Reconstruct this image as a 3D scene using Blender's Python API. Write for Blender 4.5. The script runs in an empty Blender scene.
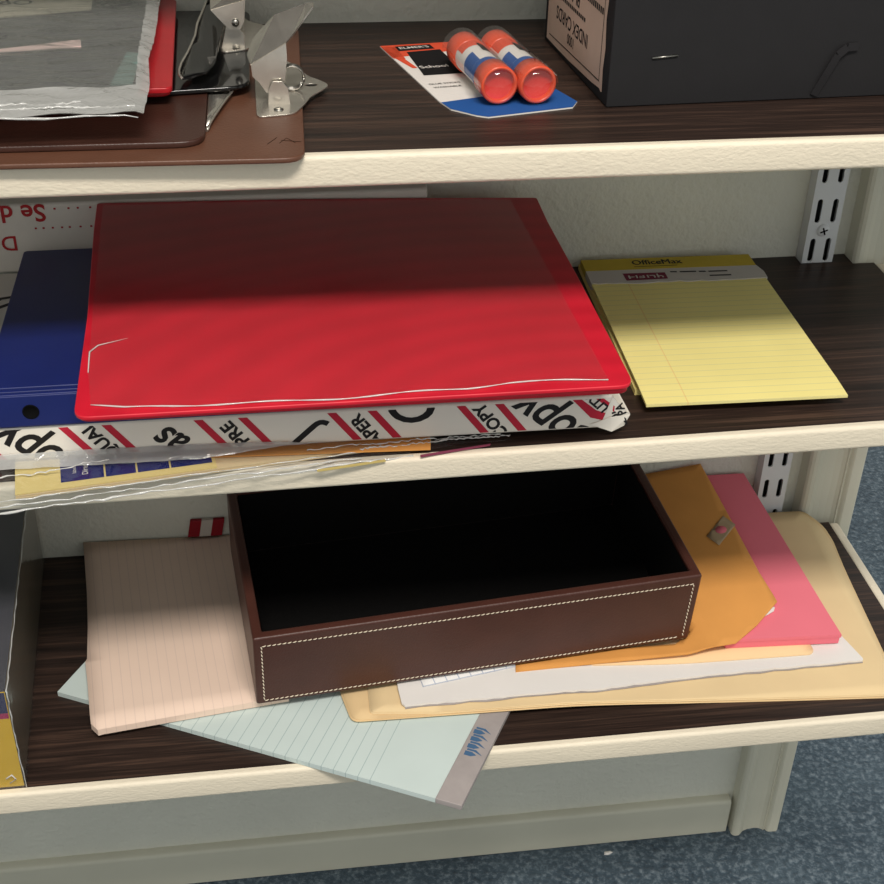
import bpy, bmesh, math, random
from mathutils import Matrix, Vector
random.seed(7)
scn = bpy.context.scene
COL = scn.collection
MM = 0.001
PI = math.pi

# ------------------------------------------------------------------ basics
def lin(r, g, b):
    def f(c):
        c /= 255.0
        return c/12.92 if c <= 0.04045 else ((c+0.055)/1.055)**2.4
    return (f(r), f(g), f(b), 1.0)

# shelf planes (height in mm at x=0, slope along x, front edge y at x=0, its slope, trim height)
SH = {1: (421.5, -0.0001, 13.2, 0.0049, 17.5), 2: (238.0, 0.0064, 7.9, 0.0094, 16.5), 3: (0.0, -0.0070, 0.0, 0.0083, 18.6)}
WALL_Y = 241.0
FLOOR_Z = -401.0

def sz(k, x):
    return SH[k][0] + SH[k][1]*x

def frame(k, x, y, h=0.0, rz=0.0):
    """matrix (metres) of a frame standing on shelf k at x,y, h mm above it"""
    return (Matrix.Translation((x*MM, y*MM, (sz(k, x)+h)*MM)) @ Matrix.Rotation(-SH[k][1], 4, 'Y') @ Matrix.Rotation(math.radians(rz), 4, 'Z'))

class MB:
    def __init__(self):
        self.bm = bmesh.new()
    def face(self, pts, mi=0):
        vs = [self.bm.verts.new(Vector(p)*MM) for p in pts]
        try:
            f = self.bm.faces.new(vs); f.material_index = mi
            return f
        except ValueError:
            return None
    def box(self, x0, x1, y0, y1, z0, z1, mi=0):
        return self.prism([(x0, y0), (x1, y0), (x1, y1), (x0, y1)], z0, z1, mi)
    def prism(self, out, z0, z1, mi=0):
        b = [self.bm.verts.new((p[0]*MM, p[1]*MM, z0*MM)) for p in out]
        t = [self.bm.verts.new((p[0]*MM, p[1]*MM, z1*MM)) for p in out]
        n = len(out); fs = []
        fs.append(self.bm.faces.new(b[::-1])); fs.append(self.bm.faces.new(t))
        for i in range(n):
            j = (i+1) % n
            fs.append(self.bm.faces.new((b[i], b[j], t[j], t[i])))
        for f in fs: f.material_index = mi
        return fs
    def extrude(self, prof, a, b, mi=0):
        """closed profile of 3d points, from offset vector a to b"""
        n = len(prof); a = Vector(a); b = Vector(b)
        v0 = [self.bm.verts.new((Vector(p)+a)*MM) for p in prof]
        v1 = [self.bm.verts.new((Vector(p)+b)*MM) for p in prof]
        fs = [self.bm.faces.new(v0), self.bm.faces.new(v1[::-1])]
        for i in range(n):
            j = (i+1) % n
            fs.append(self.bm.faces.new((v0[j], v0[i], v1[i], v1[j])))
        for f in fs: f.material_index = mi
    def tube(self, path, r, n=8, mi=0, caps=True):
        path = [Vector(p) for p in path]
        rs = r if isinstance(r, (list, tuple)) else [r]*len(path)
        rings = []
        for i, p in enumerate(path):
            d = (path[min(i+1, len(path)-1)]-path[max(i-1, 0)]).normalized()
            up = Vector((0, 0, 1)) if abs(d.z) < 0.9 else Vector((1, 0, 0))
            s = d.cross(up).normalized(); u = s.cross(d)
            rings.append([self.bm.verts.new((p+(s*math.cos(2*PI*k/n)+u*math.sin(2*PI*k/n))*rs[i])*MM) for k in range(n)])
        for a, b in zip(rings, rings[1:]):
            for k in range(n):
                f = self.bm.faces.new((a[k], a[(k+1) % n], b[(k+1) % n], b[k])); f.material_index = mi; f.smooth = True
        if caps:
            f = self.bm.faces.new(rings[0][::-1]); f.material_index = mi
            f = self.bm.faces.new(rings[-1]); f.material_index = mi
    def lathe(self, prof, o, axis, n=28, mi=0):
        """prof: list of (r, t) along axis from o"""
        o = Vector(o); d = Vector(axis).normalized()
        up = Vector((0, 0, 1)) if abs(d.z) < 0.9 else Vector((1, 0, 0))
        s = d.cross(up).normalized(); u = s.cross(d)
        rings = []
        for r, t in prof:
            rings.append([self.bm.verts.new((o+d*t+(s*math.cos(2*PI*k/n)+u*math.sin(2*PI*k/n))*max(r, 0.01))*MM) for k in range(n)])
        for a, b in zip(rings, rings[1:]):
            for k in range(n):
                f = self.bm.faces.new((a[k], a[(k+1) % n], b[(k+1) % n], b[k])); f.material_index = mi; f.smooth = True
    def sheet(self, out, zf, thick, step=12.0, mi=0, smooth=True):
        """thin sheet over outline, top surface z=zf(x,y)"""
        bm = bmesh.new()
        bm.faces.new([bm.verts.new((p[0], p[1], 0)) for p in out])
        xs = [p[0] for p in out]; ys = [p[1] for p in out]
        for ax, lo, hi in ((0, min(xs), max(xs)), (1, min(ys), max(ys))):
            n = max(1, int((hi-lo)/step))
            for i in range(1, n):
                c = [0, 0, 0]; no = [0, 0, 0]; c[ax] = lo+(hi-lo)*i/n; no[ax] = 1
                bmesh.ops.bisect_plane(bm, geom=bm.verts[:]+bm.edges[:]+bm.faces[:], plane_co=c, plane_no=no, dist=1e-4)
        bmesh.ops.recalc_face_normals(bm, faces=bm.faces[:])
        bm.verts.index_update()
        T = {}; B = {}
        for v in bm.verts:
            z = zf(v.co.x, v.co.y)
            T[v.index] = self.bm.verts.new((v.co.x*MM, v.co.y*MM, z*MM))
            if thick > 0: B[v.index] = self.bm.verts.new((v.co.x*MM, v.co.y*MM, (z-thick)*MM))
        up = sum(f.normal.z for f in bm.faces) > 0
        for f in bm.faces:
            ids = [v.index for v in f.verts]
            if not up: ids = ids[::-1]
            g = self.bm.faces.new([T[i] for i in ids]); g.material_index = mi; g.smooth = smooth
            if thick > 0:
                g = self.bm.faces.new([B[i] for i in ids[::-1]]); g.material_index = mi; g.smooth = smooth
        if thick > 0:
            for e in bm.edges:
                if len(e.link_faces) == 1:
                    a, b = e.verts[0].index, e.verts[1].index
                    f = e.link_faces[0]; ids = [v.index for v in f.verts]
                    if ids[(ids.index(a)+1) % len(ids)] != b: a, b = b, a
                    if not up: a, b = b, a
                    g = self.bm.faces.new((T[b], T[a], B[a], B[b])); g.material_index = mi
        bm.free()
    def text(self, s, o, u, v, size, align='CENTER', bold=0.0, shear=0.0, xs=1.0, mi=0, clip=None):
        vs, fs = glyphs(s, align, bold, shear)
        o = Vector(o); u = Vector(u).normalized()*size*xs; v = Vector(v).normalized()*size
        tmp = bmesh.new()
        nv = [tmp.verts.new(o+u*p[0]+v*p[1]) for p in vs]
        for f in fs:
            try: tmp.faces.new([nv[i] for i in f])
            except ValueError: pass
        for co, no in (clip or []):
            bmesh.ops.bisect_plane(tmp, geom=tmp.verts[:]+tmp.edges[:]+tmp.faces[:], plane_co=co, plane_no=no, clear_outer=True)
        m = {}
        for w in tmp.verts: m[w] = self.bm.verts.new(w.co*MM)
        for f in tmp.faces:
            g = self.bm.faces.new([m[w] for w in f.verts]); g.material_index = mi
        tmp.free()
    def poly_clip(self, pts, clip, mi=0):
        tmp = bmesh.new(); tmp.faces.new([tmp.verts.new(p) for p in pts])
        for co, no in clip:
            bmesh.ops.bisect_plane(tmp, geom=tmp.verts[:]+tmp.edges[:]+tmp.faces[:], plane_co=co, plane_no=no, clear_outer=True)
        m = {w: self.bm.verts.new(w.co*MM) for w in tmp.verts}
        for f in tmp.faces:
            g = self.bm.faces.new([m[w] for w in f.verts]); g.material_index = mi
        tmp.free()
    def build(self, name, mats, parent=None, mtx=None, bevel=0.0, seg=2, fix=True, smooth_bevel=True):
        if fix: bmesh.ops.recalc_face_normals(self.bm, faces=self.bm.faces[:])
        me = bpy.data.meshes.new(name)
        self.bm.to_mesh(me); self.bm.free()
        for m in (mats if isinstance(mats, (list, tuple)) else [mats]): me.materials.append(m)
        o = bpy.data.objects.new(name, me); COL.objects.link(o)
        if parent is not None: o.parent = parent
        if mtx is not None: o.matrix_local = mtx
        if bevel > 0:
            b = o.modifiers.new('bevel', 'BEVEL'); b.width = bevel*MM; b.segments = seg; b.limit_method = 'ANGLE'; b.angle_limit = math.radians(40)
            b.harden_normals = False
            if smooth_bevel:
                for p in me.polygons: p.use_smooth = True
                w = o.modifiers.new('wn', 'WEIGHTED_NORMAL'); w.keep_sharp = False
        return o

_G = {}
def glyphs(s, align, bold, shear):
    k = (s, align, bold, shear)
    if k in _G: return _G[k]
    cu = bpy.data.curves.new('glyph', 'FONT'); cu.body = s; cu.align_x = align; cu.align_y = 'CENTER'
    cu.offset = bold; cu.shear = shear; cu.resolution_u = 4
    ob = bpy.data.objects.new('glyph', cu); COL.objects.link(ob)
    dg = bpy.context.evaluated_depsgraph_get(); ev = ob.evaluated_get(dg)
    me = bpy.data.meshes.new_from_object(ev)
    _G[k] = ([v.co.copy() for v in me.vertices], [list(p.vertices) for p in me.polygons])
    bpy.data.objects.remove(ob); bpy.data.curves.remove(cu); bpy.data.meshes.remove(me)
    return _G[k]

def tag(o, label=None, cat=None, group=None, kind=None):
    if label: o['label'] = label
    if cat: o['category'] = cat
    if group: o['group'] = group
    if kind: o['kind'] = kind
    return o
def thing(name, label, cat, mtx, group=None):
    o = bpy.data.objects.new(name, None); COL.objects.link(o); o.empty_display_size = 0.02
    o.matrix_world = mtx
    return tag(o, label, cat, group)

def local(pts, x, y, rz=0.0):
    c, s = math.cos(math.radians(-rz)), math.sin(math.radians(-rz))
    return [(c*(p[0]-x)-s*(p[1]-y), s*(p[0]-x)+c*(p[1]-y)) for p in pts]

def rrect(x0, x1, y0, y1, r, n=5):
    out = []
    for cx, cy, a in ((x1-r, y0+r, -90), (x1-r, y1-r, 0), (x0+r, y1-r, 90), (x0+r, y0+r, 180)):
        for i in range(n+1):
            t = math.radians(a+90*i/n); out.append((cx+r*math.cos(t), cy+r*math.sin(t)))
    return out

# ------------------------------------------------------------------ materials
class NT:
    def __init__(self, name):
        self.m = bpy.data.materials.new(name); self.m.use_nodes = True
        self.t = self.m.node_tree; self.n = self.t.nodes; self.l = self.t.links
        self.b = self.n['Principled BSDF']
        self.tc = self.n.new('ShaderNodeTexCoord')
    def new(self, t, **kw):
        x = self.n.new(t)
        for k, v in kw.items():
            if k in x.inputs: x.inputs[k].default_value = v
            else: setattr(x, k, v)
        return x
    def map(self, scale=(1, 1, 1), rot=(0, 0, 0)):
        m = self.n.new('ShaderNodeMapping'); m.inputs['Scale'].default_value = scale; m.inputs['Rotation'].default_value = rot
        self.l.new(self.tc.outputs['Object'], m.inputs['Vector']); return m.outputs['Vector']
    def noise(self, vec, scale, detail=3, rough=0.5, dist=0.0):
        x = self.n.new('ShaderNodeTexNoise'); x.inputs['Scale'].default_value = scale; x.inputs['Detail'].default_value = detail
        x.inputs['Roughness'].default_value = rough; x.inputs['Distortion'].default_value = dist
        self.l.new(vec, x.inputs['Vector']); return x.outputs['Fac']
    def ramp(self, fac, stops):
        r = self.n.new('ShaderNodeValToRGB'); e = r.color_ramp.elements
        while len(e) < len(stops): e.new(0.5)
        for el, (p, c) in zip(e, stops): el.position = p; el.color = c
        self.l.new(fac, r.inputs['Fac']); return r.outputs['Color']
    def mix(self, fac, a, b, bt='MIX'):
        x = self.n.new('ShaderNodeMix'); x.data_type = 'RGBA'; x.blend_type = bt
        for sock, v in ((x.inputs[0], fac), (x.inputs[6], a), (x.inputs[7], b)):
            if hasattr(v, 'is_output'): self.l.new(v, sock)
            else: sock.default_value = v
        return x.outputs[2]
    def math(self, op, a, b=None, c=None):
        x = self.n.new('ShaderNodeMath'); x.operation = op
        for i, v in enumerate((a, b, c)):
            if v is None: continue
            if hasattr(v, 'is_output'): self.l.new(v, x.inputs[i])
            else: x.inputs[i].default_value = v
        return x.outputs[0]
    def bump(self, h, strength, dist_mm, normal=None):
        x = self.n.new('ShaderNodeBump'); x.inputs['Strength'].default_value = strength; x.inputs['Distance'].default_value = dist_mm*MM
        self.l.new(h, x.inputs['Height'])
        if normal is not None: self.l.new(normal, x.inputs['Normal'])
        self.l.new(x.outputs['Normal'], self.b.inputs['Normal']); return x.outputs['Normal']
    def set(self, color=None, rough=None, spec=None, metal=None, **kw):
        for s, v in (('Base Color', color), ('Roughness', rough), ('Specular IOR Level', spec), ('Metallic', metal)):
            if v is None: continue
            if hasattr(v, 'is_output'): self.l.new(v, self.b.inputs[s])
            else: self.b.inputs[s].default_value = v
        for k, v in kw.items(): self.b.inputs[k].default_value = v
        return self.m

def plain(name, rgb, rough=0.6, spec=0.3, metal=0.0, var=0.06, scale=60, bump=0.0, bscale=400):
    t = NT(name); v = t.map()
    n = t.noise(v, scale, 3)
    c = lin(*rgb); d = tuple(x*(1-2*var) for x in c[:3])+(1,)
    t.set(t.ramp(n, [(0.3, d), (0.7, c)]), rough, spec, metal)
    if bump > 0: t.bump(t.noise(v, bscale, 3), bump, 0.4)
    return t.m

def paper(name, rgb, var=0.02): return plain(name, rgb, 0.85, 0.15, 0, var, 25, 0.08, 900)

def lined(name, rgb, line_rgb, spacing, axis=1, width=0.07, amt=0.5, margin=None, margin_rgb=(200, 90, 90), start=None, stop=None):
    t = NT(name)
    s = t.n.new('ShaderNodeSeparateXYZ'); t.l.new(t.tc.outputs['Object'], s.inputs[0])
    a = s.outputs[axis]; o = s.outputs[1-axis]
    fr = t.math('FRACT', t.math('DIVIDE', a, spacing*MM))
    f = t.math('MULTIPLY', t.math('LESS_THAN', fr, width), amt)
    if stop is not None: f = t.math('MULTIPLY', f, t.math('LESS_THAN', a, stop*MM))
    if start is not None: f = t.math('MULTIPLY', f, t.math('GREATER_THAN', a, start*MM))
    n = t.noise(t.map(), 25, 3)
    c = lin(*rgb); base = t.ramp(n, [(0.3, tuple(x*0.95 for x in c[:3])+(1,)), (0.7, c)])
    colr = t.mix(f, base, lin(*line_rgb))
    if margin is not None:
        mf = t.math('LESS_THAN', t.math('ABSOLUTE', t.math('SUBTRACT', o, margin*MM)), 0.35*MM)
        colr = t.mix(t.math('MULTIPLY', mf, 0.3), colr, lin(*margin_rgb))
    t.set(colr, 0.85, 0.15)
    return t.m

def wood():
    t = NT('dark_wood_laminate')
    n1 = t.noise(t.map((4, 150, 150)), 1.0, 6, 0.68, 0.8)
    n2 = t.noise(t.map((14, 700, 700)), 1.0, 3, 0.6)
    f = t.mix(0.35, n1, n2)
    c = t.ramp(f, [(0.34, lin(24, 18, 16)), (0.5, lin(48, 36, 31)), (0.68, lin(86, 65, 54))])
    t.set(c, t.ramp(n1, [(0.3, (0.36,)*3+(1,)), (0.7, (0.48,)*3+(1,))]), 0.25)
    t.bump(f, 0.12, 0.3)
    return t.m

def painted(name, rgb, bump=0.5, scale=160, rough=0.55, dist=1.0, stretch=(1, 1, 1)):
    t = NT(name); v = t.map(stretch)
    h = t.mix(0.5, t.noise(v, scale, 4, 0.55, 0.4), t.noise(v, scale*2.6, 2))
    c = lin(*rgb); n = t.noise(v, 12, 3)
    t.set(t.ramp(n, [(0.3, tuple(x*0.93 for x in c[:3])+(1,)), (0.7, c)]), rough, 0.35)
    t.bump(h, bump, dist)
    return t.m

def carpet():
    t = NT('blue_carpet'); v = t.map()
    n1 = t.noise(v, 200, 4, 0.75); n2 = t.noise(v, 11, 4, 0.65); n3 = t.noise(v, 130, 3, 0.6)
    c = t.ramp(t.mix(0.4, n1, n3), [(0.30, lin(24, 34, 43)), (0.5, lin(66, 81, 93)), (0.70, lin(150, 162, 171))])
    c2 = t.mix(0.28, c, t.ramp(n2, [(0.36, lin(40, 54, 66)), (0.64, lin(90, 106, 116))]))
    t.set(c2, 1.0, 0.05); t.b.inputs['Sheen Weight'].default_value = 0.2
    t.bump(t.mix(0.5, n1, n3), 0.9, 5.0)
    return t.m

def film(name, tint=(235, 238, 240), haze=0.10, rough=0.12, bscale=55, bump=0.6, gloss=0.9, stretch=(1, 1, 1), bd=1.2):
    """thin clear plastic: see-through, faint milky haze, fresnel gloss"""
    m = bpy.data.materials.new(name); m.use_nodes = True
    t = m.node_tree; n = t.nodes; l = t.links
    for x in list(n):
        if x.type != 'OUTPUT_MATERIAL': n.remove(x)
    out = [x for x in n if x.type == 'OUTPUT_MATERIAL'][0]
    tc = n.new('ShaderNodeTexCoord'); mp = n.new('ShaderNodeMapping'); mp.inputs['Scale'].default_value = stretch; l.new(tc.outputs['Object'], mp.inputs['Vector'])
    nz = n.new('ShaderNodeTexNoise'); nz.inputs['Scale'].default_value = bscale; nz.inputs['Detail'].default_value = 4; nz.inputs['Distortion'].default_value = 0.8
    l.new(mp.outputs[0], nz.inputs['Vector'])
    bp = n.new('ShaderNodeBump'); bp.inputs['Strength'].default_value = bump; bp.inputs['Distance'].default_value = bd*MM; l.new(nz.outputs['Fac'], bp.inputs['Height'])
    tr = n.new('ShaderNodeBsdfTransparent'); tr.inputs['Color'].default_value = lin(*tint)
    df = n.new('ShaderNodeBsdfDiffuse'); df.inputs['Color'].default_value = lin(225, 225, 222)
    gl = n.new('ShaderNodeBsdfGlossy'); gl.inputs['Roughness'].default_value = rough; gl.inputs['Color'].default_value = (1, 1, 1, 1)
    l.new(bp.outputs[0], gl.inputs['Normal']); l.new(bp.outputs[0], df.inputs['Normal'])
    m1 = n.new('ShaderNodeMixShader'); m1.inputs[0].default_value = haze; l.new(tr.outputs[0], m1.inputs[1]); l.new(df.outputs[0], m1.inputs[2])
    fr = n.new('ShaderNodeLayerWeight'); fr.inputs['Blend'].default_value = 0.5; l.new(bp.outputs[0], fr.inputs['Normal'])
    pw = n.new('ShaderNodeMath'); pw.operation = 'POWER'; pw.inputs[1].default_value = 4.0; l.new(fr.outputs['Facing'], pw.inputs[0])
    mu = n.new('ShaderNodeMath'); mu.operation = 'MULTIPLY_ADD'; mu.inputs[1].default_value = 0.8*gloss; mu.inputs[2].default_value = 0.04*gloss; l.new(pw.outputs[0], mu.inputs[0])
    m2 = n.new('ShaderNodeMixShader'); l.new(mu.outputs[0], m2.inputs[0]); l.new(m1.outputs[0], m2.inputs[1]); l.new(gl.outputs[0], m2.inputs[2])
    l.new(m2.outputs[0], out.inputs['Surface'])
    return m

def leather(name, rgb, rough=0.45):
    t = NT(name); v = t.map()
    vo = t.n.new('ShaderNodeTexVoronoi'); vo.inputs['Scale'].default_value = 700; t.l.new(v, vo.inputs['Vector'])
    c = lin(*rgb); n = t.noise(v, 40, 3)
    t.set(t.ramp(n, [(0.3, tuple(x*0.85 for x in c[:3])+(1,)), (0.7, c)]), rough, 0.4)
    t.bump(vo.outputs['Distance'], 0.25, 0.3)
    return t.m

def red_vinyl():
    t = NT('red_vinyl'); v = t.map()
    n = t.noise(v, 30, 3)
    wv = t.n.new('ShaderNodeTexWave'); wv.wave_type = 'RINGS'; wv.rings_direction = 'Z'; wv.inputs['Scale'].default_value = 13; wv.inputs['Distortion'].default_value = 2.5; wv.inputs['Detail'].default_value = 1; wv.inputs['Detail Scale'].default_value = 0.6
    mp = t.n.new('ShaderNodeMapping'); mp.inputs['Location'].default_value = (-0.21, 0.05, 0); mp.inputs['Scale'].default_value = (0.75, 1.3, 1)
    t.l.new(t.tc.outputs['Object'], mp.inputs['Vector']); t.l.new(mp.outputs[0], wv.inputs['Vector'])
    base = t.ramp(n, [(0.3, lin(196, 24, 44)), (0.7, lin(206, 30, 50))])
    t.set(t.mix(t.math('MULTIPLY', wv.outputs['Fac'], 0.22), base, lin(150, 16, 32)), 0.42, 0.4)
    t.bump(t.noise(v, 1500, 2), 0.12, 0.2)
    return t.m

M = {}
M['wood'] = wood()
M['trim'] = painted('cream_trim_paint', (228, 217, 196), 0.55, 210, 0.5, 1.1, (0.6, 1.2, 1.2))
M['wall'] = painted('wall_paint_knockdown', (216, 215, 203), 0.9, 90, 0.7, 2.4)
M['casing'] = painted('casing_paint', (208, 205, 188), 0.1, 60, 0.5, 0.5)
M['carpet'] = carpet()
M['white_metal'] = plain('white_enamel_metal', (214, 216, 218), 0.4, 0.5, 0, 0.02)
M['dark'] = plain('black_hole', (10, 10, 10), 0.9, 0.1)
M['chrome'] = plain('chrome_plate', (214, 208, 198), 0.27, 0.5, 0.86, 0.08, 120, 0.08, 260)
M['steel'] = plain('steel', (150, 148, 142), 0.32, 0.5, 1.0)
M['channel_shade'] = plain('channel_shade', (34, 34, 35), .7, .3)  # shade of the rail channel put into the colour
M['hardboard'] = leather('brown_hardboard', (98, 64, 48), 0.4)
M['hardboard_dark'] = leather('dark_brown_hardboard', (66, 40, 32), 0.35)
M['black_gloss'] = plain('black_gloss_plastic', (16, 16, 17), 0.08, 0.6)
M['red_plastic'] = plain('red_plastic', (178, 24, 34), 0.3, 0.4)
M['film'] = film('clear_plastic_film', haze=.02, gloss=.75)
M['film_wrap'] = film('shrink_wrap_film', haze=.06, rough=.14, bscale=14, bump=.5, gloss=.9, bd=2.5)
M['film_wrinkle'] = film('wrinkled_plastic_film', (225, 227, 226), 0.13, 0.16, 16, 0.9, 1.0, (1.0, 4.5, 1), 4.0)
M['film_edge'] = film('milky_plastic_seam', (235, 235, 235), 0.42, 0.14, 120, 0.8, 1.0)
M['film_clear'] = film('clear_sleeve_film', (248, 244, 244), 0.02, 0.16, 14, 0.35, 0.55, (1, 1, 1), 1.5)
M['film_bright'] = film('plastic_fold', (240, 240, 240), 0.6, 0.1, 160, 0.9, 1.0)
M['blister'] = film('clear_blister', (250, 250, 250), 0.02, 0.05, 30, 0.15, 0.9)

# ------------------------------------------------------------------ setting
b = MB(); b.box(-900, 484, WALL_Y, 330, FLOOR_Z, 900)
tag(b.build('wall_back', M['wall']), kind='structure')
b = MB(); b.box(-2500, 2500, -2600, 3200, FLOOR_Z-20, FLOOR_Z)
tag(b.build('floor', M['carpet']), kind='structure')
prof = [(436, 242), (436, 227.5), (437.5, 225.5), (440, 224.6), (443.5, 225), (446, 227), (449, 229.8), (455, 231.8), (462, 232.3), (467, 231.4), (469.5, 229.6), (470.3, 228.2), (472, 229.4), (473.5, 227), (475, 225.8), (483, 225.4), (485, 227), (485, 242)]
b = MB(); b.extrude([(p[0], p[1], 0) for p in prof], (0, 0, FLOOR_Z), (0, 0, 880))
tag(b.build('trim_1', M['casing']), kind='structure')
b = MB()
b.extrude([(0, 242, FLOOR_Z), (0, 231, FLOOR_Z), (0, 231, -360), (0, 232.5, -356.6), (0, 236, -355.6), (0, 242, -355.4)], (-900, 0, 0), (432, 0, 0))
tag(b.build('baseboard_back', M['casing'], bevel=1.2), kind='structure')

# slotted shelf standard
t = thing('shelf_standard', 'white slotted metal shelf standard screwed upright to the wall beside the casing', 'shelf rail', Matrix.Translation((409.2*MM, WALL_Y*MM, -60*MM)))
ZS, ZE = -60.0, 700.0
pitch = 31.17; z0 = 250.7 - pitch*9
bm = MB()
yf = 229.0-WALL_Y
def cell(x0, x1, zc):
    za, zb = zc-pitch/2, zc+pitch/2
    v = [bm.bm.verts.new(Vector(p)*MM) for p in ((x0, yf, za), (x1, yf, za), (x1, yf, zb), (x0, yf, zb))]
    es = [bm.bm.edges.new((v[i], v[(i+1) % 4])) for i in range(4)]
    xm = (x0+x1)/2; r = 2.0; hl = 9.3-r
    ring = []
    for s in (1, -1):
        for i in range(7):
            a = PI*i/6 if s == 1 else PI+PI*i/6
            ring.append(bm.bm.verts.new(Vector((xm+r*math.cos(a), yf, zc+s*hl+r*math.sin(a)))*MM))
    es += [bm.bm.edges.new((ring[i], ring[(i+1) % 14])) for i in range(14)]
    bmesh.ops.triangle_fill(bm.bm, use_beauty=True, edges=es)
    # short walls of the slot
    back = [bm.bm.verts.new(w.co+Vector((0, 1.4*MM, 0))) for w in ring]
    for i in range(14): bm.bm.faces.new((ring[i], ring[(i+1) % 14], back[(i+1) % 14], back[i]))
k = 0
zc = z0
ztop = ZS
while zc < ZE:
    zz = zc - ZS
    cell(-12, 0, zz); cell(0, 12, zz)
    zlast = zz+pitch/2
    zc += pitch
zfirst = z0-pitch/2-ZS
for x in (-12, 12):
    bm.face([(x, yf, zfirst), (x, yf, zlast), (x, -0.3, zlast), (x, -0.3, zfirst)])
bm.build('channel', M['white_metal'], t, fix=False)
bm = MB(); bm.box(-11.8, 11.8, -1.2, -.4, zfirst, zlast); o = bm.build('shade_plate', M['channel_shade'], t); o['label'] = 'added dark plate standing in for shade inside the slotted channel'  # added plate, coloured dark for the shade behind the slots
bm = MB()
bm.lathe([(0.01, -2.2), (3.4, -2.0), (4.6, -1.0), (5.0, 0)], (0, yf, 266.6-ZS), (0, 1, 0), 20)
s = bm.build('screw', M['white_metal'], t); s['label'] = 'round cross-head screw'
bm = MB()
for a in (20, 110):
    c, q = math.cos(math.radians(a)), math.sin(math.radians(a))
    bm.face([(c*3-q*.6, yf-2.35, 266.6-ZS+q*3+c*.6), (c*3+q*.6, yf-2.35, 266.6-ZS+q*3-c*.6), (-c*3+q*.6, yf-2.35, 266.6-ZS-q*3-c*.6), (-c*3-q*.6, yf-2.35, 266.6-ZS-q*3+c*.6)])
bm.build('cross_slot', M['dark'], s)

# shelves
SH[0] = (690.0, 0.0, 12.0, 0.003, 18)  # unseen extra shelf, added to shade the top of the wall
def shelf(k, xr, label, side):
    z, s, y0, w, h = SH[k]
    t = thing('wall_shelf', label, 'shelf', frame(k, 0, 0), 'wall shelves')
    xl = -420
    b = MB(); b.prism([(xl, y0+w*xl), (xr, y0+w*xr), (xr, WALL_Y-.2), (422.5, WALL_Y-.2), (422.5, 228), (396, 228), (396, WALL_Y-.2), (xl, WALL_Y-.2)] if True else [], -17, 0)
    if k:
        b.bm.free(); b = MB()
        b.prism([(xl, y0+w*xl), (xr, y0+w*xr), (xr, 223.8), (435.5, 223.8), (435.5, WALL_Y-.2), (422, WALL_Y-.2), (422, 228.2), (396.4, 228.2), (396.4, WALL_Y-.2), (xl, WALL_Y-.2)], -17, 0)
    b.build('board', M['wood'], t)
    # rounded front moulding
    b = MB(); pr = []
    r = 2.6; T = 5.4
    for cy, cz, a0 in ((-T+r, -r-0.1, 90), (-T+r, -h+r, 180)):
        for i in range(6):
            a = math.radians(a0+90*i/5); pr.append((cy+r*math.cos(a), cz+r*math.sin(a)))
    pr = [(0, -0.1)]+pr+[(0, -h)]
    xe = xr+(8.5 if side else 0)
    n = 90
    rings = []
    for i in range(n+1):
        x = xl+(xe-xl)*i/n
        rings.append([b.bm.verts.new(Vector((x, p[0]+y0+w*x, p[1]))*MM) for p in pr])
    for A, B in zip(rings, rings[1:]):
        for j in range(len(pr)):
            f = b.bm.faces.new((A[j], A[(j+1) % len(pr)], B[(j+1) % len(pr)], B[j])); f.smooth = 0 < j < len(pr)-2
    b.bm.faces.new(rings[0]); b.bm.faces.new(rings[-1][::-1])
    o = b.build('front_moulding', M['trim'], t); o['label'] = 'cream painted front edge moulding'
    if side:
        b = MB(); b.box(xr+.1, xr+8.5, y0+w*xr+.2, 223.6, -h, -.3)
        o = b.build('end_moulding', M['trim'], t, bevel=2.2, seg=3); o['label'] = 'cream painted end moulding'
    return t
s0 = shelf(0, 520, 'unseen dark wood shelf added above the clipboards to shade the wall', False); s0['kind'] = 'structure'
shelf(1, 520, 'topmost dark wood shelf with the clipboards and glue sticks on it', False)
shelf(2, 452, 'middle dark wood shelf with the red binder and yellow pad on it', True)
shelf(3, 463, 'lowest dark wood shelf carrying the brown leather tray', True)

# ------------------------------------------------------------------ top shelf
# large clipboard
t = thing('clipboard', 'largest brown clipboard, flat on the top shelf at the bottom of the stack', 'clipboard', frame(1, 24, -1))
def rounded(pts, r, n=5):
    """round every corner of a polygon with radius-ish r"""
    out = []; N = len(pts)
    for i in range(N):
        p = Vector(pts[i]+(0,)); a = Vector(pts[i-1]+(0,)); c = Vector(pts[(i+1) % N]+(0,))
        d = min(r, (a-p).length*.45, (c-p).length*.45)
        s = p+(a-p).normalized()*d; e = p+(c-p).normalized()*d
        for j in range(n+1):
            u = j/n; q = s*(1-u)**2+p*2*u*(1-u)+e*u*u; out.append((q.x, q.y))
    return out
b = MB(); b.prism(rounded(local([(-295, 5.5), (22, -1.8), (29, 226), (-295, 228)], 24, -1), 12), 0.1, 3.1)
b.build('board', M['hardboard'], t, bevel=.9)
b = MB()
for pth in ([(-14, 20), (-10, 27), (-6, 20)], [(-13, 24), (-3, 21)], [(-20, 19), (-15, 28)]):
    b.tube([(p[0], p[1], 3.15) for p in pth], 0.14, 5)
o = b.build('scratch', M['dark'], t); o['label'] = 'dark scratched mark near the corner'
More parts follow.
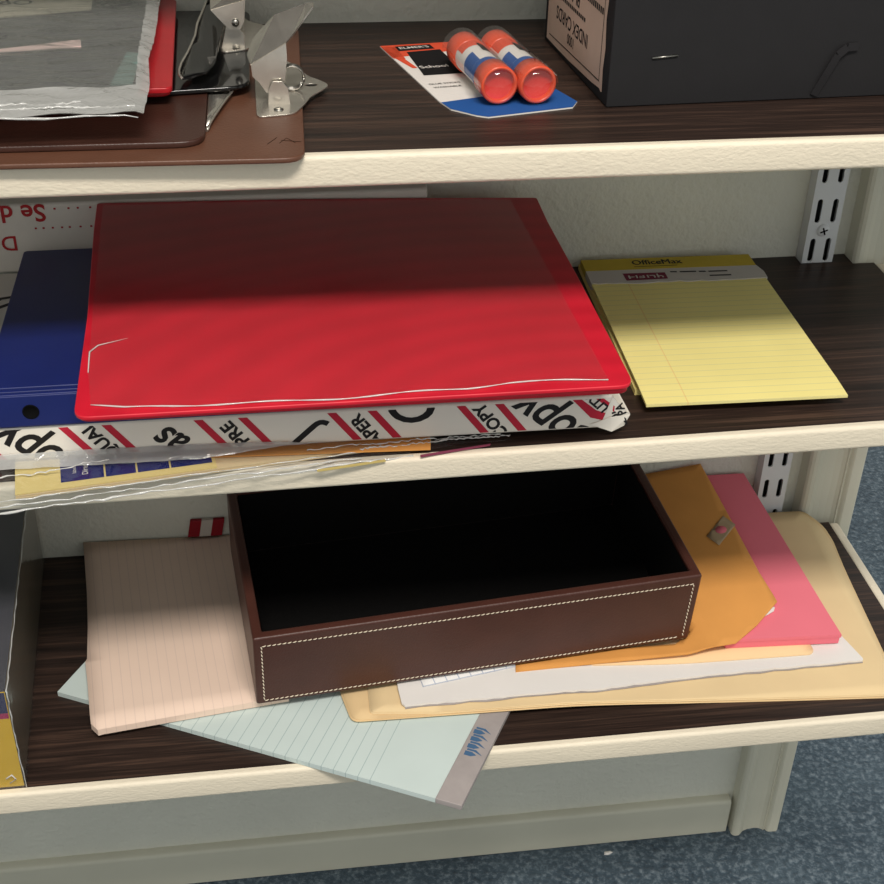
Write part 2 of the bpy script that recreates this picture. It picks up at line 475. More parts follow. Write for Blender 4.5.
# clip of the large clipboard
def L1(p): return (p[0]-24, p[1]+1, p[2]-421.5)
cl = MB()
base = rounded([(-.5, 55.5), (19.5, 59.5), (25.5, 74), (30, 88), (36, 96), (41, 104.8), (36, 114), (30, 121), (25, 135), (19, 151), (-.5, 154)], 5)
hole = [(30.6+3.6*math.cos(2*PI*i/14), 105.5+2.4*math.sin(2*PI*i/14)) for i in range(14)]
vo = [cl.bm.verts.new(Vector(L1((p[0], p[1], 425.6)))*MM) for p in base]
vh = [cl.bm.verts.new(Vector(L1((p[0], p[1], 425.6)))*MM) for p in hole]
es = [cl.bm.edges.new((vo[i], vo[(i+1) % len(vo)])) for i in range(len(vo))]+[cl.bm.edges.new((vh[i], vh[(i+1) % 14])) for i in range(14)]
g = bmesh.ops.triangle_fill(cl.bm, use_beauty=True, edges=es)
fs = [x for x in g['geom'] if isinstance(x, bmesh.types.BMFace)]
ex = bmesh.ops.extrude_face_region(cl.bm, geom=fs)
for v in [x for x in ex['geom'] if isinstance(x, bmesh.types.BMVert)]: v.co.z -= .9*MM
# upturned ears
for y in (74.5, 133):
    cl.extrude([L1((6, y, 425)), L1((18, y, 425)), L1((17, y, 434)), L1((14, y, 438)), L1((9, y, 438)), L1((6.5, y, 433))], (0, 0, 0), (0, 1, 0))
cp = cl.build('clip', M['chrome'], t, bevel=.25); cp['label'] = 'chrome spring clip'
b = MB()
b.lathe([(2.6, 0), (2.6, .5), (1.6, 1.0), (.01, 1.1)], L1((11.3, 66, 425.6)), (0, 0, 1), 16)
b.build('rivet', M['steel'], cp)
b = MB()  # lever: bent plate with side cheeks
top = [(-2, 78, 446.1), (17, 78, 457.4), (21, 80.5, 461), (27, 82, 468.2), (32.3, 84.5, 474), (32.8, 88, 475.2), (29, 90, 474.4), (12.2, 93, 467.9), (5, 97, 459.5), (-.1, 98, 453.4), (-3.5, 92, 447)]
top = [L1(p) for p in top]
v = [b.bm.verts.new(Vector(p)*MM) for p in top]; f0 = b.bm.faces.new(v)
bmesh.ops.triangulate(b.bm, faces=[f0])
b.face([L1(p) for p in ((-2, 78, 446.1), (17, 78, 457.4), (17.2, 78, 449), (15.4, 78, 437.6), (13, 78, 432.5), (9, 78, 430.2), (5.5, 78, 431), (2, 78, 436.5), (-1.5, 78, 440))])
b.face([L1(p) for p in ((-.1, 98, 453.4), (12, 95, 467), (15.6, 98, 440), (11, 98, 431), (4, 98, 431), (-1, 98, 443))])
lv = b.build('lever', M['chrome'], cp, fix=False)
md = lv.modifiers.new('thick', 'SOLIDIFY'); md.thickness = 1.0*MM; md.offset = 0
b = MB()
b.lathe([(2.3, 0), (2.3, 1.6), (1.2, 2.0), (.01, 2.0)], L1((11.2, 78.2, 434.9)), (0, -1, 0), 16)
b.tube([L1((11.2, 77, 434.9)), L1((11.2, 134, 434.9))], 1.3, 10)
b.build('pivot_pin', M['steel'], cp)
b = MB()
for q in range(3):
    pts = [L1((20+6.5*math.cos(a), 96+q*1.6, 432.8+6.5*math.sin(a))) for a in [2*PI*i/20 for i in range(21)]]
    b.tube(pts, .7, 6)
b.build('spring', M['steel'], cp)
b = MB()
b.sheet([(p[0]-24, p[1]+1) for p in [(-26.2, 38), (-22, 58), (-14, 88), (-12, 104), (-12, 170), (-24.8, 170)]], lambda x, y: 5.6-.06*(x+24+20), .8, 20)
b.tube([L1(p) for p in [(-26, 37.5, 425.6), (-24.6, 45, 426.6), (-22, 56, 427.2), (-17, 76, 427.7), (-13, 90, 427.9), (-12, 104, 427.9)]], .75, 6)
b.build('jaw', M['chrome'], cp)

# second clipboard
t = thing('clipboard', 'smaller dark brown clipboard with rounded corners lying on the largest brown one', 'clipboard', frame(1, -27, 14, 3.15))
b = MB(); b.prism(rounded(local([(-295, 17), (-27, 15.5), (-24.5, 236), (-295, 237)], -27, 14), 14), 0, 3.4)
b.build('board', M['hardboard_dark'], t, bevel=.9)

# black clipboard
t = thing('clipboard', 'glossy black clipboard with its chrome clip, under the red folder', 'clipboard', frame(1, -4, 88, 7.4))
b = MB(); b.prism(rounded(local([(-200, 62), (-3.5, 89), (-1, 238), (-200, 238)], -4, 88), 12), 0, 2.6)
b.build('board', M['black_gloss'], t, bevel=.8)
def L2(p): return (p[0]+4, p[1]-88, p[2]-421.5-7.4)
b = MB(); b.prism(rounded([L2(p+(0,))[:2] for p in [(-18.5, 146), (-3, 152), (3, 172), (10, 190), (8, 200), (-2, 208), (-8, 228), (-22, 228), (-21, 186)]], 5), 2.6, 3.6)
for y in (155, 205):
    b.extrude([L2((-19, y, 431)), L2((-5, y, 431)), L2((-5, y, 440)), L2((-9, y, 445)), L2((-15, y, 445))], (0, 0, 0), (0, 1, 0))
cp = b.build('clip', M['chrome'], t, bevel=.25); cp['label'] = 'chrome spring clip'
b = MB()
def platei(pts):
    v = [b.bm.verts.new(Vector(L2(p))*MM) for p in pts]; f = b.bm.faces.new(v); bmesh.ops.triangulate(b.bm, faces=[f])
platei([(-23, 150, 455.5), (-3.3, 150, 461), (6, 165, 474), (4, 200, 474), (-6, 205, 470), (-24, 205, 458)])
platei([(-23, 150, 455.5), (-3.3, 150, 461), (-4.5, 150, 449), (-7, 150, 444.5), (-13, 150, 444.5), (-16.5, 150, 448)])
lv = b.build('lever', M['chrome'], cp, fix=False)
md = lv.modifiers.new('thick', 'SOLIDIFY'); md.thickness = 1.0*MM; md.offset = 0
b = MB(); b.lathe([(2.2, 0), (2.2, 1.6), (.01, 1.8)], L2((-9.5, 149.8, 448.5)), (0, -1, 0), 14)
b.lathe([(2.4, 0), (1.4, .9), (.01, 1.0)], L2((-10, 153, 432.6)), (0, 0, 1), 14)
b.build('rivet', M['steel'], cp)
b = MB()   # wide curved chrome jaw, its dark reflection painted in as black
jaw = [(-39, 86), (-40.6, 92), (-41, 100), (-40, 110), (-37, 124), (-35, 136), (-33, 150), (-32, 170), (-28, 200), (-24, 232)]
jz = lambda x, y: 6.5+9*(1-((x+24)/22.0)**2)*.35+.055*max(0, y-10)
jo = [L2(p+(0,))[:2] for p in jaw+[(-8, 232), (-13, 200), (-17, 170), (-18.5, 146), (-20, 124), (-22, 104), (-26, 92), (-34, 86)]]
b.sheet(jo, lambda x, y: jz(x-4, y), .9, 6)
b.build('jaw', M['black_gloss'], cp)
b = MB(); b.tube([L2(p+(0,))[:2]+(jz(p[0], p[1]-88)+.3,) for p in jaw], .75, 6); o = b.build('jaw_rim', M['chrome'], cp); o['label'] = 'bright chrome jaw rim'

# red folder
t0 = frame(1, -43.5, 66, 10.1, 1)
b = MB()
b.prism(rrect(-190, -1.5, 7, 172, 5), 0, 2.6)
rf = thing('folder', 'thin red plastic folder between the black clipboard and the plastic bag', 'folder', t0)
b.build('back_cover', M['red_plastic'], rf, bevel=.8)
b = MB(); b.prism(rrect(-190, 0, 0, 172, 4), 4.0, 7.2)
b.box(-186, -4, 168, 171, 2.6, 4.0)
b.build('front_cover', M['red_plastic'], rf, bevel=.8)

# bag with papers
M['dark_paper'] = plain('dark_grey_cover', (52, 53, 54), 0.6, .3)
M['label_pale'] = paper('pale_label_card', (212, 202, 182))
M['pink_strip'] = paper('pale_pink_card', (236, 205, 200))
M['teal'] = paper('grey_green_card', (108, 132, 126))
M['ink'] = plain('printing_ink', (45, 42, 42), .7, .2)
hb = 18.0
b = MB(); b.prism(local([(-300, 40), (-60, 46), (-57, 236), (-300, 236)], -60, 46), 0, 6.5)
o = b.build('notebook', M['dark_paper'], None, frame(1, -60, 46, hb), bevel=.8)
tag(o, 'dark grey notebook sealed inside the plastic bag on the top shelf', 'notebook')
b = MB(); b.prism(local([(-230, 150), (-94, 188.5), (-96, 236), (-230, 236)], -94, 188), 0, .5)
lc = b.build('card', M['label_pale'], None, frame(1, -94, 188, hb+6.7)); tag(lc, 'pale cream printed card inside the bag, towards the wall', 'card')
b = MB(); b.text('Op', (-45, 17, .7), (-.94, -.3, 0), (.3, -.94, 0), 15, bold=.01)
b.build('lettering', M['ink'], lc)
b = MB(); b.prism(local([(-150, 106.5), (-93, 114.5), (-94.6, 128), (-150, 108.5)], -93, 114), 0, .5)
o = b.build('paper_strip', M['pink_strip'], None, frame(1, -93, 114, hb+6.7)); tag(o, 'pale pink paper strip across the dark notebook in the bag', 'paper strip')
b = MB(); b.prism(local([(-73, 49), (-62, 49), (-60, 100), (-68, 104)], -62, 49), 0, .5)
o = b.build('card', M['teal'], None, frame(1, -62, 49, hb+6.7)); tag(o, 'small grey-green card in the right corner of the bag', 'card')
bag = thing('plastic_bag', 'wrinkled clear plastic bag on top of the clipboard stack', 'plastic bag', frame(1, -55, 10, hb-8))
def bz(x, y):
    X, Y = x-55, y+10
    z = 16.2
    if Y < 46: z -= 2.5*((46-max(4, Y))/42)**1.2
    if X > -60: z -= 2.5*(X+60)/6
    return z+1.1*math.sin(X*.09+Y*.31)*math.sin(Y*.17-X*.05)*(1 if Y > 50 else .5)+.5*math.sin(Y*.8+X*.13)
b = MB(); b.sheet([(-250, -10.5), (-66, -1.5), (0, .5), (1.5, 40), (-1, 80), (.5, 130), (0, 226), (-250, 226)], bz, 0, 5)
b.build('film', M['film_wrinkle'], bag, fix=False)
b = MB(); b.sheet([(-250, -10.6), (-66, -1.6), (0.1, .4), (1.6, 40), (-.9, 80), (.6, 130), (.1, 226), (-7, 226), (-6.5, 80), (-5, 36), (-12, 33), (-250, 26)], lambda x, y: bz(x, y)+.4, 0, 5)
o = b.build('seam_margin', M['film_edge'], bag, fix=False); o['label'] = 'milky heat-sealed margin'
b = MB()
for (xa, xb, y, a) in ((-250, -2, -3.5, .9), (-200, -60, 8, 1.2), (-95, -30, 13, 1.6), (-60, -4, 7, 1.2)):
    n = 40
    b.tube([(xa+(xb-xa)*i/n, y+(xa+(xb-xa)*i/n)*.03+random.uniform(-a, a), bz(xa+(xb-xa)*i/n, y)+.6) for i in range(n+1)], [random.uniform(.25, .8) for _ in range(n+1)], 5)
b.build('fold', M['film_bright'], bag)

# glue stick pack
M['glue_or'] = plain('orange_red_plastic', (226, 84, 52), .25, .5)
M['glue_card_or'] = paper('orange_red_print', (222, 84, 56))
M['card_white'] = paper('white_print_card', (226, 220, 214))
M['blue_print'] = paper('blue_print', (38, 84, 150))
M['black_print'] = paper('black_print', (28, 26, 27))
M['dark_red'] = plain('translucent_red_cup', (214, 52, 44), .12, .6)
P0 = (77, 185.5); P1 = (124, 190.5); P2 = (164, 105); P3 = (177, 76)
gk = thing('glue_stick_pack', 'blister pack of two orange glue sticks on the top shelf', 'glue sticks', frame(1, 121, 55))
gl = lambda pts: local(pts, 121, 55)
out = [(77, 185.5), (123, 191.5), (166, 106), (176.5, 76), (172, 67), (123, 55), (117, 58), (104.5, 69), (100, 82)]
def band(y0, y1, m, nm, z):
    """strip of the card between two lines across it"""
    b = MB()
    pts = [(x, y, z) for x, y in gl(out)]
    # card axis from rear to front
    ax = Vector((140-100, 63-188, 0)).normalized(); o = Vector((100-121, 188-55, 0))
    b.poly_clip(pts, [(o+ax*y0, -ax), (o+ax*y1, ax)])
    return b.build(nm, m, gk, fix=False)
b = MB(); b.prism(gl(out), .1, .8); b.build('backing_card', M['card_white'], gk)
band(-20, 20, M['glue_card_or'], 'header_print', .95)
band(103, 160, M['blue_print'], 'foot_print', .95)
b = MB(); b.face([p+(.95,) for p in gl([(78, 183), (83, 160), (90, 159), (86, 183)])]); b.face([p+(.95,) for p in gl([(84, 160), (92, 141), (95, 141), (89, 160)])])
b.build('orange_print', M['glue_card_or'], gk, fix=False)
b = MB(); b.face([p+(1.0,) for p in gl([(92, 172), (113, 176.5), (122, 130), (97, 127)])])
b.face([p+(1.0,) for p in gl([(86, 183.5), (108, 187), (110, 178), (87.5, 174)])])
b.build('panel_print', M['black_print'], gk, fix=False)
b = MB()
rd = Vector((1, .16, 0)); upv = Vector((-.28, .96, 0))
def gt(s, x, y, size, m=.0):
    q = gl([(x, y)])[0]; b.text(s, (q[0], q[1], 1.1), rd, upv, size, bold=.01)
gt("ELMER'S", 97.5, 181, 5.4); b.build('brand_lettering', M['card_white'], gk); b = MB(); gt('School', 105, 143, 6.5)
b.build('lettering', M['card_white'], gk)
b = MB(); gt('GLUE STICKS', 107, 112, 3.2); gt('WASHABLE', 108, 106, 3.2)
b.build('small_lettering', M['ink'], gk)
for (fx, fy, rx, ry) in ((131.7, 71.9, 121.2, 141), (153.0, 71.2, 140.8, 144)):
    d = Vector((rx-fx, ry-fy, 0)); Ls = d.length; d.normalize()
    o = Vector(gl([(fx, fy)])[0]+(12.2,))
    b = MB(); b.lathe([(9.3, 14), (9.3, Ls-16)], o, d, 28)
    st = b.build('glue_stick', M['card_white'], gk); st['label'] = 'white-labelled glue stick'
    b = MB(); b.lathe([(8.4, 3.5), (8.6, .6), (9.6, 0), (10.5, .6), (10.5, 14.5), (9.4, 15)], o, d, 32)
    b.build('cap', M['glue_or'], st)
    b = MB(); b.lathe([(8.5, 3.4), (5, 4.6), (.01, 4.8)], o, d, 28); b.build('cap_inset', M['dark_red'], st)
    b = MB(); b.lathe([(9.9, -.3), (9.0, -2.2), (6.5, -3.6), (3, -4.3), (.01, -4.5)], o, d, 28); q = b.build('clear_dome', M['blister'], st); q['label'] = 'clear plastic dome over the cap'
    b = MB(); b.lathe([(9.4, Ls-17), (10.2, Ls-16.4), (10.2, Ls-2), (9.3, Ls), (.01, Ls+.2)], o, d, 32); b.build('base_cap', M['glue_or'], st)
    b = MB(); b.lathe([(9.42, 15), (9.42, 22)], o, d, 32); b.build('blue_band', M['blue_print'], st)
    s = d.cross(Vector((0, 0, 1))).normalized(); u = Vector((0, 0, 1))
    def patch(t0, t1, a0, a1, m, nm):
        b = MB(); r = 9.46; n = 8
        for i in range(n):
            q = []
            for (aa, tt) in ((a0+(a1-a0)*i/n, t0), (a0+(a1-a0)*(i+1)/n, t0), (a0+(a1-a0)*(i+1)/n, t1), (a0+(a1-a0)*i/n, t1)):
                q.append(o+d*tt+(s*math.cos(math.radians(aa))+u*math.sin(math.radians(aa)))*r)
            b.face([tuple(x) for x in q])
        b.build(nm, m, st, fix=False)
    patch(22, 36, 120, 200, M['blue_print'], 'blue_patch'); patch(44, Ls-17, 20, 150, M['glue_card_or'], 'orange_patch'); patch(34, 48, 40, 84, M['black_print'], 'black_patch')
b = MB()
n = 14
pf, pr_ = (130, 69.5), (117, 156)
for (fa, fb) in (((131.7, 70.5), (120.7, 144)), ((153.0, 69.8), (140.3, 147))):
    d = Vector((fb[0]-fa[0], fb[1]-fa[1], 0)); d.normalize(); s = d.cross(Vector((0, 0, 1)))
    o = Vector(gl([fa])[0]+(12,)); o2 = Vector(gl([fb])[0]+(12,))
    for i in range(n):
        q = []
        for aa, oo in ((180*i/n, o), (180*(i+1)/n, o), (180*(i+1)/n, o2), (180*i/n, o2)):
            q.append(tuple(oo+(s*math.cos(math.radians(aa))+Vector((0, 0, 1))*math.sin(math.radians(aa)))*11.3))
        f = b.face(q)
        if f: f.smooth = True
o = b.build('blister', M['blister'], gk, fix=False); o['label'] = 'clear plastic blister over the sticks'

# index card box
M['box_black'] = plain('black_box_paper', (31, 30, 32), .7, .3, 0, .05, 60, .15, 600)
M['box_black_edge'] = plain('black_cloth', (38, 37, 39), .85, .2)
M['label_paper'] = plain('aged_label_paper', (206, 178, 160), .85, .15, 0, .06, 25)
ang = math.degrees(math.atan2(7.7, 165))
bx = thing('index_card_box', 'black index card box with a worn cream label on the top shelf', 'box', frame(1, 190.7, 66.6))
dl = Vector((182.5-190.7, 194.3-66.6, 0)).normalized(); df = Vector((165, 7.7, 0)).normalized(); nl = Vector((-dl.y, dl.x, 0)); nf = Vector((df.y, -df.x, 0))
c0 = (0, 0); c1 = tuple((df*185)[:2]); c3 = tuple((dl*130)[:2]); c2 = (c1[0]+c3[0], c1[1]+c3[1])
b = MB(); b.prism([c0, c1, c2, c3], .1, 125); b.build('body', M['box_black'], bx, bevel=.9)
def LP(v, z, off=.25): q = dl*v+nl*off; return (q.x, q.y, z)     # point on left face, v mm from the front corner
lab = [(9, 6.2), (11, 5.4), (14, 6.6), (30, 5.2), (52, 4.4), (75, 3.4), (100, 3.0), (124, 3.0), (125, 120), (12, 120), (10, 95), (12, 80), (9.5, 60), (11.5, 45), (9, 30), (10.5, 18)]
b = MB(); b.face([LP(v, z) for v, z in lab]); lb = b.build('label_sheet', M['label_paper'], bx, fix=False); lb['label'] = 'worn cream paper label with upside-down print'
b = MB()
U = tuple(dl); V = (0, 0, -1)
b.text('1000', LP(73, 15.6, .4), U, V, 8.5, bold=.012, xs=.85)
b.text('INDEX CARDS', LP(73, 24.6, .4), U, V, 11, bold=.012, xs=.92)
b.text('PLAIN', LP(75, 42, .4), U, V, 11, bold=.012)
for i in range(14): b.face([LP(48+i*3.6, 33.3, .4), LP(50.6+i*3.6, 33.3, .4), LP(50.6+i*3.6, 35.6, .4), LP(48+i*3.6, 35.6, .4)])
for i in range(9): b.face([LP(17+i*3.4, 46, .4), LP(19.4+i*3.4, 46, .4), LP(19.4+i*3.4, 49.6, .4), LP(17+i*3.4, 49.6, .4)])
for (v0, v1, z) in ((15, 118, 10), ): b.face([LP(v0, z, .4), LP(v1, z-3.2, .4), LP(v1, z-2.6, .4), LP(v0, z+.7, .4)])
b.face([LP(15, 10, .4), LP(15.8, 10, .4), LP(15.8, 118, .4), LP(15, 118, .4)])
b.build('lettering', M['ink'], lb, fix=False)
def FP(u, z, off=.3): q = df*u+nf*off; return (q.x, q.y, z)
b = MB(); b.tube([FP(23.5, 26.9, .5), FP(38, 27.9, .5)], .7, 6); b.build('staple', M['steel'], bx)
b = MB()
rib = [FP(121.5, 2.5, .4), FP(126, 14, 1.6), FP(131, 25.5, 2.2), FP(136, 29.5, 1.8), FP(143, 29.5, .8)]
for i in range(4):
    p, q = Vector(rib[i]), Vector(rib[i+1]); dd = (q-p).normalized(); w = nf.cross(dd).normalized()*2.2
    b.face([tuple(p-w), tuple(p+w), tuple(q+w), tuple(q-w)])
rb = b.build('ribbon', M['box_black_edge'], bx, fix=False); md = rb.modifiers.new('thick', 'SOLIDIFY'); md.thickness = .7*MM

# ------------------------------------------------------------------ middle shelf
M['cream_card'] = paper('cream_yellow_card', (240, 214, 140))
M['cream_edge'] = paper('cream_sheet_edges', (232, 206, 160))
M['navy_print'] = paper('navy_label_print', (14, 26, 104))
M['kraft'] = plain('orange_kraft_paper', (218, 152, 80), .75, .2, 0, .05, 30, .1, 500)
M['magenta'] = paper('magenta_card', (130, 62, 84))
M['olive'] = paper('olive_yellow_card', (190, 172, 108))
# stack of card inside the front bag
def ax7(u, v, rz=7.3, o=(-143.2, -12.8)):
    c, s = math.cos(math.radians(rz)), math.sin(math.radians(rz)); return (o[0]+c*u-s*v, o[1]+s*u+c*v)
ct = thing('card_pad', 'yellow card pad with navy label inside the plastic bag under the paper ream', 'card pad', frame(2, -143.2, -12.8, .6, 7.3))
b = MB(); b.box(0, 235, 0, 50, 0, 1.2); b.box(.5, 235, .4, 50, 1.5, 2.3)
o = b.build('sheets', M['cream_edge'], ct)
b = MB(); b.box(0, 110, .8, 50, 2.5, 3.2); b.build('cover', M['cream_card'], ct)
b = MB()
for u0, u1 in ((24.5, 48), (49, 65.5), (66.5, 84), (85, 108)):
    b.face([(u0, 6, 3.35), (u1, 6, 3.35), (u1, 48, 3.35), (u0, 48, 3.35)])
nb = b.build('label', M['navy_print'], ct, fix=False); nb['label'] = 'navy blue printed label'
b = MB(); b.text('Directed', (38, 19, 3.5), (0, 1, 0), (-1, 0, 0), 4.6, bold=.01); b.text('labels', (32, 17, 3.5), (0, 1, 0), (-1, 0, 0), 3.4); b.face([(55, 22, 3.5), (61, 22, 3.5), (61, 22.8, 3.5), (55, 22.8, 3.5)])
b.build('lettering', M['card_white'], nb)
b = MB(); b.prism(local([(-40, 12), (88, 5.5), (89.5, 16.5), (88, 60), (-40, 60)], 88, 6), 0, .8)
o = b.build('envelope', M['kraft'], None, frame(2, 88, 6, 3.6))
tag(o, 'narrow orange kraft envelope edge sticking out beneath the paper ream', 'envelope')
pb = thing('plastic_bag', 'clear plastic bag hanging over the middle shelf front edge below the ream', 'plastic bag', frame(2, -150, -24, .3, 7.3))
def ream_front(X): return 16.5-.0131*X
def bz2(x, y):
    z = 4.5
    if y < 10: z -= 4.2*((10-y)/10)
    if x > 200: z -= 2.0*(x-200)/90
    Yw = -24+.127*x+.992*y; X = -150+.992*x-.127*y
    u = min(1, max(0, (Yw-(ream_front(X)-8))/7)); z += 5.2*u*u*(3-2*u)*min(1, max(0.2, (230-x)/80))
    return z+.35*math.sin(x*.11+y*.6)+.2*math.sin(x*.31-y*.2)
def rear(u):
    v = 40
    for _ in range(4): v = (ream_front(-150+.992*u-.127*v)-.6+24-.127*u)/.992
    return v
o2 = [(-80, -2), (0, -.5), (60, .4), (120, -.6), (170, -1.5), (215, 1), (240, 3), (262, 4), (280, 2.2), (291, 2.0)]+[(u, max(rear(u), 2.4)) for u in (289, 270, 250, 220, 190, 150, 110, 70, 30, 0, -80)]
b = MB(); b.sheet(o2, bz2, 0, 4)
b.build('film', M['film'], pb, fix=False)
b = MB()
for (ya, yb, xa, xb, a, r) in ((-1, 1, -80, 230, .8, .8), (2.5, 3.5, -80, 200, .9, .6), (6, 7.5, -60, 250, .8, .5), (34, 22, -80, 60, 1.0, .5), (12, 5, 170, 284, 1.0, .5), (8, 4, 200, 290, 1.0, .6)):
    n = 60
    b.tube([(xa+(xb-xa)*i/n, ya+(yb-ya)*i/n+random.uniform(-a, a), bz2(xa+(xb-xa)*i/n, ya)+.5) for i in range(n+1)], [r*random.uniform(.3, 1.2) for _ in range(n+1)], 5)
o = b.build('fold', M['film_bright'], pb); o['label'] = 'shiny crinkled plastic fold'
b = MB(); b.sheet([(-80, rear(-80)-8), (0, rear(0)-8), (110, rear(110)-7), (180, rear(180)-2), (110, rear(110)), (0, rear(0)), (-80, rear(-80))], lambda x, y: bz2(x, y)+.6, 0, 4); b.build('rolled_edge', M['film_edge'], pb, fix=False)
b = MB(); b.prism([(0, 0), (42, 4.5), (43, 6), (0, 2)], 0, .6)
o = b.build('card_strip', M['magenta'], None, frame(2, 82, 2.5, .9, 4)); tag(o, 'thin magenta card edge in the plastic at the right end of the bag', 'card strip')
b = MB(); b.prism([(0, 0), (40, 1), (40, 3), (0, 2)], 0, .5)
o = b.build('card_strip', M['olive'], None, frame(2, 22, -4.5, .3, 7)); tag(o, 'thin olive-yellow card edge in the plastic near the shelf front', 'card strip')

# ream
M['wrap'] = plain('ream_wrapper', (228, 222, 212), .5, .35, 0, .03, 20, .3, 60)
M['wrap_red'] = plain('ream_red_ink', (186, 34, 58), .5, .3)
M['wrap_black'] = plain('ream_black_ink', (24, 22, 24), .5, .3)
RX0, RX1, RY0, RY1, RZ0, RZ1 = -192.0, 197.0, 15.0, 212.5, 5.6, 28.0
rm = thing('paper_ream', 'white wrapped paper ream with red stripes beneath the blue binder', 'paper ream', frame(2, 0, 16.5, RZ0, -.75))
H = RZ1-RZ0
b = MB(); b.box(RX0, RX1, 0, RY1-RY0, 0, H); b.build('wrapper', M['wrap'], rm, bevel=2.0, seg=3)
clipf = [((0, 0, 1.6), (0, 0, -1)), ((0, 0, H-1.6), (0, 0, 1))]
def stripe(bm_, x, w=4.2, a=-53):
    t_ = math.tan(math.radians(a)); L = 40
    c = H/2
    d = Vector((math.cos(math.radians(a)), 0, math.sin(math.radians(a)))); nrm = Vector((-d.z, 0, d.x))
    o = Vector((x, -.12, c))
    bm_.poly_clip([o-d*L-nrm*w/2, o+d*L-nrm*w/2, o+d*L+nrm*w/2, o-d*L+nrm*w/2], clipf)
for x in (-161, -135.5+25, -86.8, -35.9, -11.1, 39.4, 62.5, 113.9, 136.3):
    b = MB(); stripe(b, x); b.build('red_stripe', M['wrap_red'], rm, fix=False)
b = MB()
b.poly_clip([(171, -.12, H), (176, -.12, H), (187, -.12, 13), (197, -.12, 9), (197, -.12, 4), (184, -.12, 8)], clipf)
b.build('red_stripe', M['wrap_red'], rm, fix=False); b = MB()
b.poly_clip([(184.5, -.12, H), (189, -.12, H), (198, -.12, 15), (198, -.12, 11)], clipf)
b.build('red_stripe', M['wrap_red'], rm, fix=False); b = MB()
b.face([(-192, 118, H+.1), (-188, 118, H+.1), (-158, 78, H+.1), (-162, 78, H+.1)])
o = b.build('red_stripe', M['wrap_red'], rm, fix=False)
def rt(s, x, z, size, a=127, bold=.02, shear=0, xs=1.0, lim=None):
    u = (math.cos(math.radians(a)), 0, math.sin(math.radians(a))); v = (math.cos(math.radians(a+90)), 0, math.sin(math.radians(a+90)))
    b = MB(); b.text(s, (x, -.15, z), u, v, size, bold=bold, shear=shear, xs=xs, clip=clipf); b.build('lettering', M['wrap_black'], rm)
rt('QUAL', -98, 10.5, 10.5, bold=.035); rt('PRE', -23, 10.5, 11, bold=.035); rt('PAPER', 54, 6, 10.5, bold=.035); rt('COPY', 125, 9.5, 10.5, bold=.035)
rt('QUALITY', 194, 12, 8.2, a=136, bold=.035)
rt('Copy', -130, 2, 31, a=142, bold=.02, shear=.3, xs=.8); rt('as', -59, 7, 26, a=142, bold=.02, shear=.3, xs=.8); rt('J', 18, 6, 26, a=150, bold=.02, shear=.3)
rt('C', 83, 19, 30, a=142, bold=.02, shear=.3); rt('Copy', 165, 3, 32, a=142, bold=.02, shear=.3, xs=.8)
b = MB(); b.text('ly', (-176, 150, H+.12), (-.8, .6, 0), (-.6, -.8, 0), 34, bold=.01, shear=.3)
b.build('lettering', M['wrap_black'], rm)
b = MB()   # crumpled folded end of the wrapper
e = [(196, .5, H-.5), (200, 1, H-6), (206, 1.5, H-13), (208, 2, 8), (205, 2.5, 2), (199, 1, .4), (190, 0.0, 1.5)]
b.face([(p[0], p[1]-.4, p[2]) for p in e]); b.face([(196, .5, H-.5), (196, 60, H-2), (203, 60, 12), (206, 1.5, H-13), (200, 1, H-6)]); b.face([(206, 1.5, H-13), (203, 60, 12), (204, 60, 3), (205, 2.5, 2), (208, 2, 8)])
b.face([(184, -.5, 3.5), (196, -1.2, 8.5), (208, 1.0, 8), (205, 1.2, .4), (197, -1.6, -1.5)])
o = b.build('folded_end', M['wrap'], rm, fix=False); o['label'] = 'crumpled folded wrapper end'
md = o.modifiers.new('thick', 'SOLIDIFY'); md.thickness = .4*MM
b = MB()
b.text('PA', (202, -.05, 12.5), (math.cos(2.0), 0, math.sin(2.0)), (math.cos(2.0+PI/2), 0, math.sin(2.0+PI/2)), 7, bold=.03)
b.build('end_lettering', M['wrap_black'], o)

# white mailing box against the wall
M['mail'] = plain('white_mailer_card', (214, 206, 196), .6, .3, 0, .03)
M['mail_red'] = plain('mailer_red_ink', (170, 40, 44), .6, .2)
mb_ = thing('mailing_box', 'white mailer with upside-down red print against the wall behind the binders', 'mailing box', frame(2, -74, 214, 28.1))
b = MB(); zb = 267-sz(2, -74)-28.1
b.extrude([(0, 2.5, 0), (0, .8, 8), (0, 0, 26), (0, 0, 48.5), (0, 2, 50), (0, 23.5, 50), (0, 24.5, 48), (0, 24.5, 0)], (-190, 0, 0), (186, 0, 0))
b.build('carton', M['mail'], mb_, bevel=1.0)
b = MB(); zz = lambda z: z-sz(2, -74)-28.1
b.text('Se dobla', (-142+74, -.2, zz(309.5)), (-1, 0, 0), (0, 0, -1), 17, align='LEFT', bold=.02)
b.text('De', (-163+74, -.15, zz(288.5)), (-1, 0, 0), (0, 0, -1), 15, align='LEFT', bold=.01)
for z, xs_ in ((311.4, (-136, -127, -121, -113, -106)), (298, (-150, -145, -139, -133, -128, -121, -114))):
    for x in xs_: b.box(x+74-.7, x+74+.7, -.3, -.1, zz(z)-.6, zz(z)+.6)
b.build('lettering', M['mail_red'], mb_)

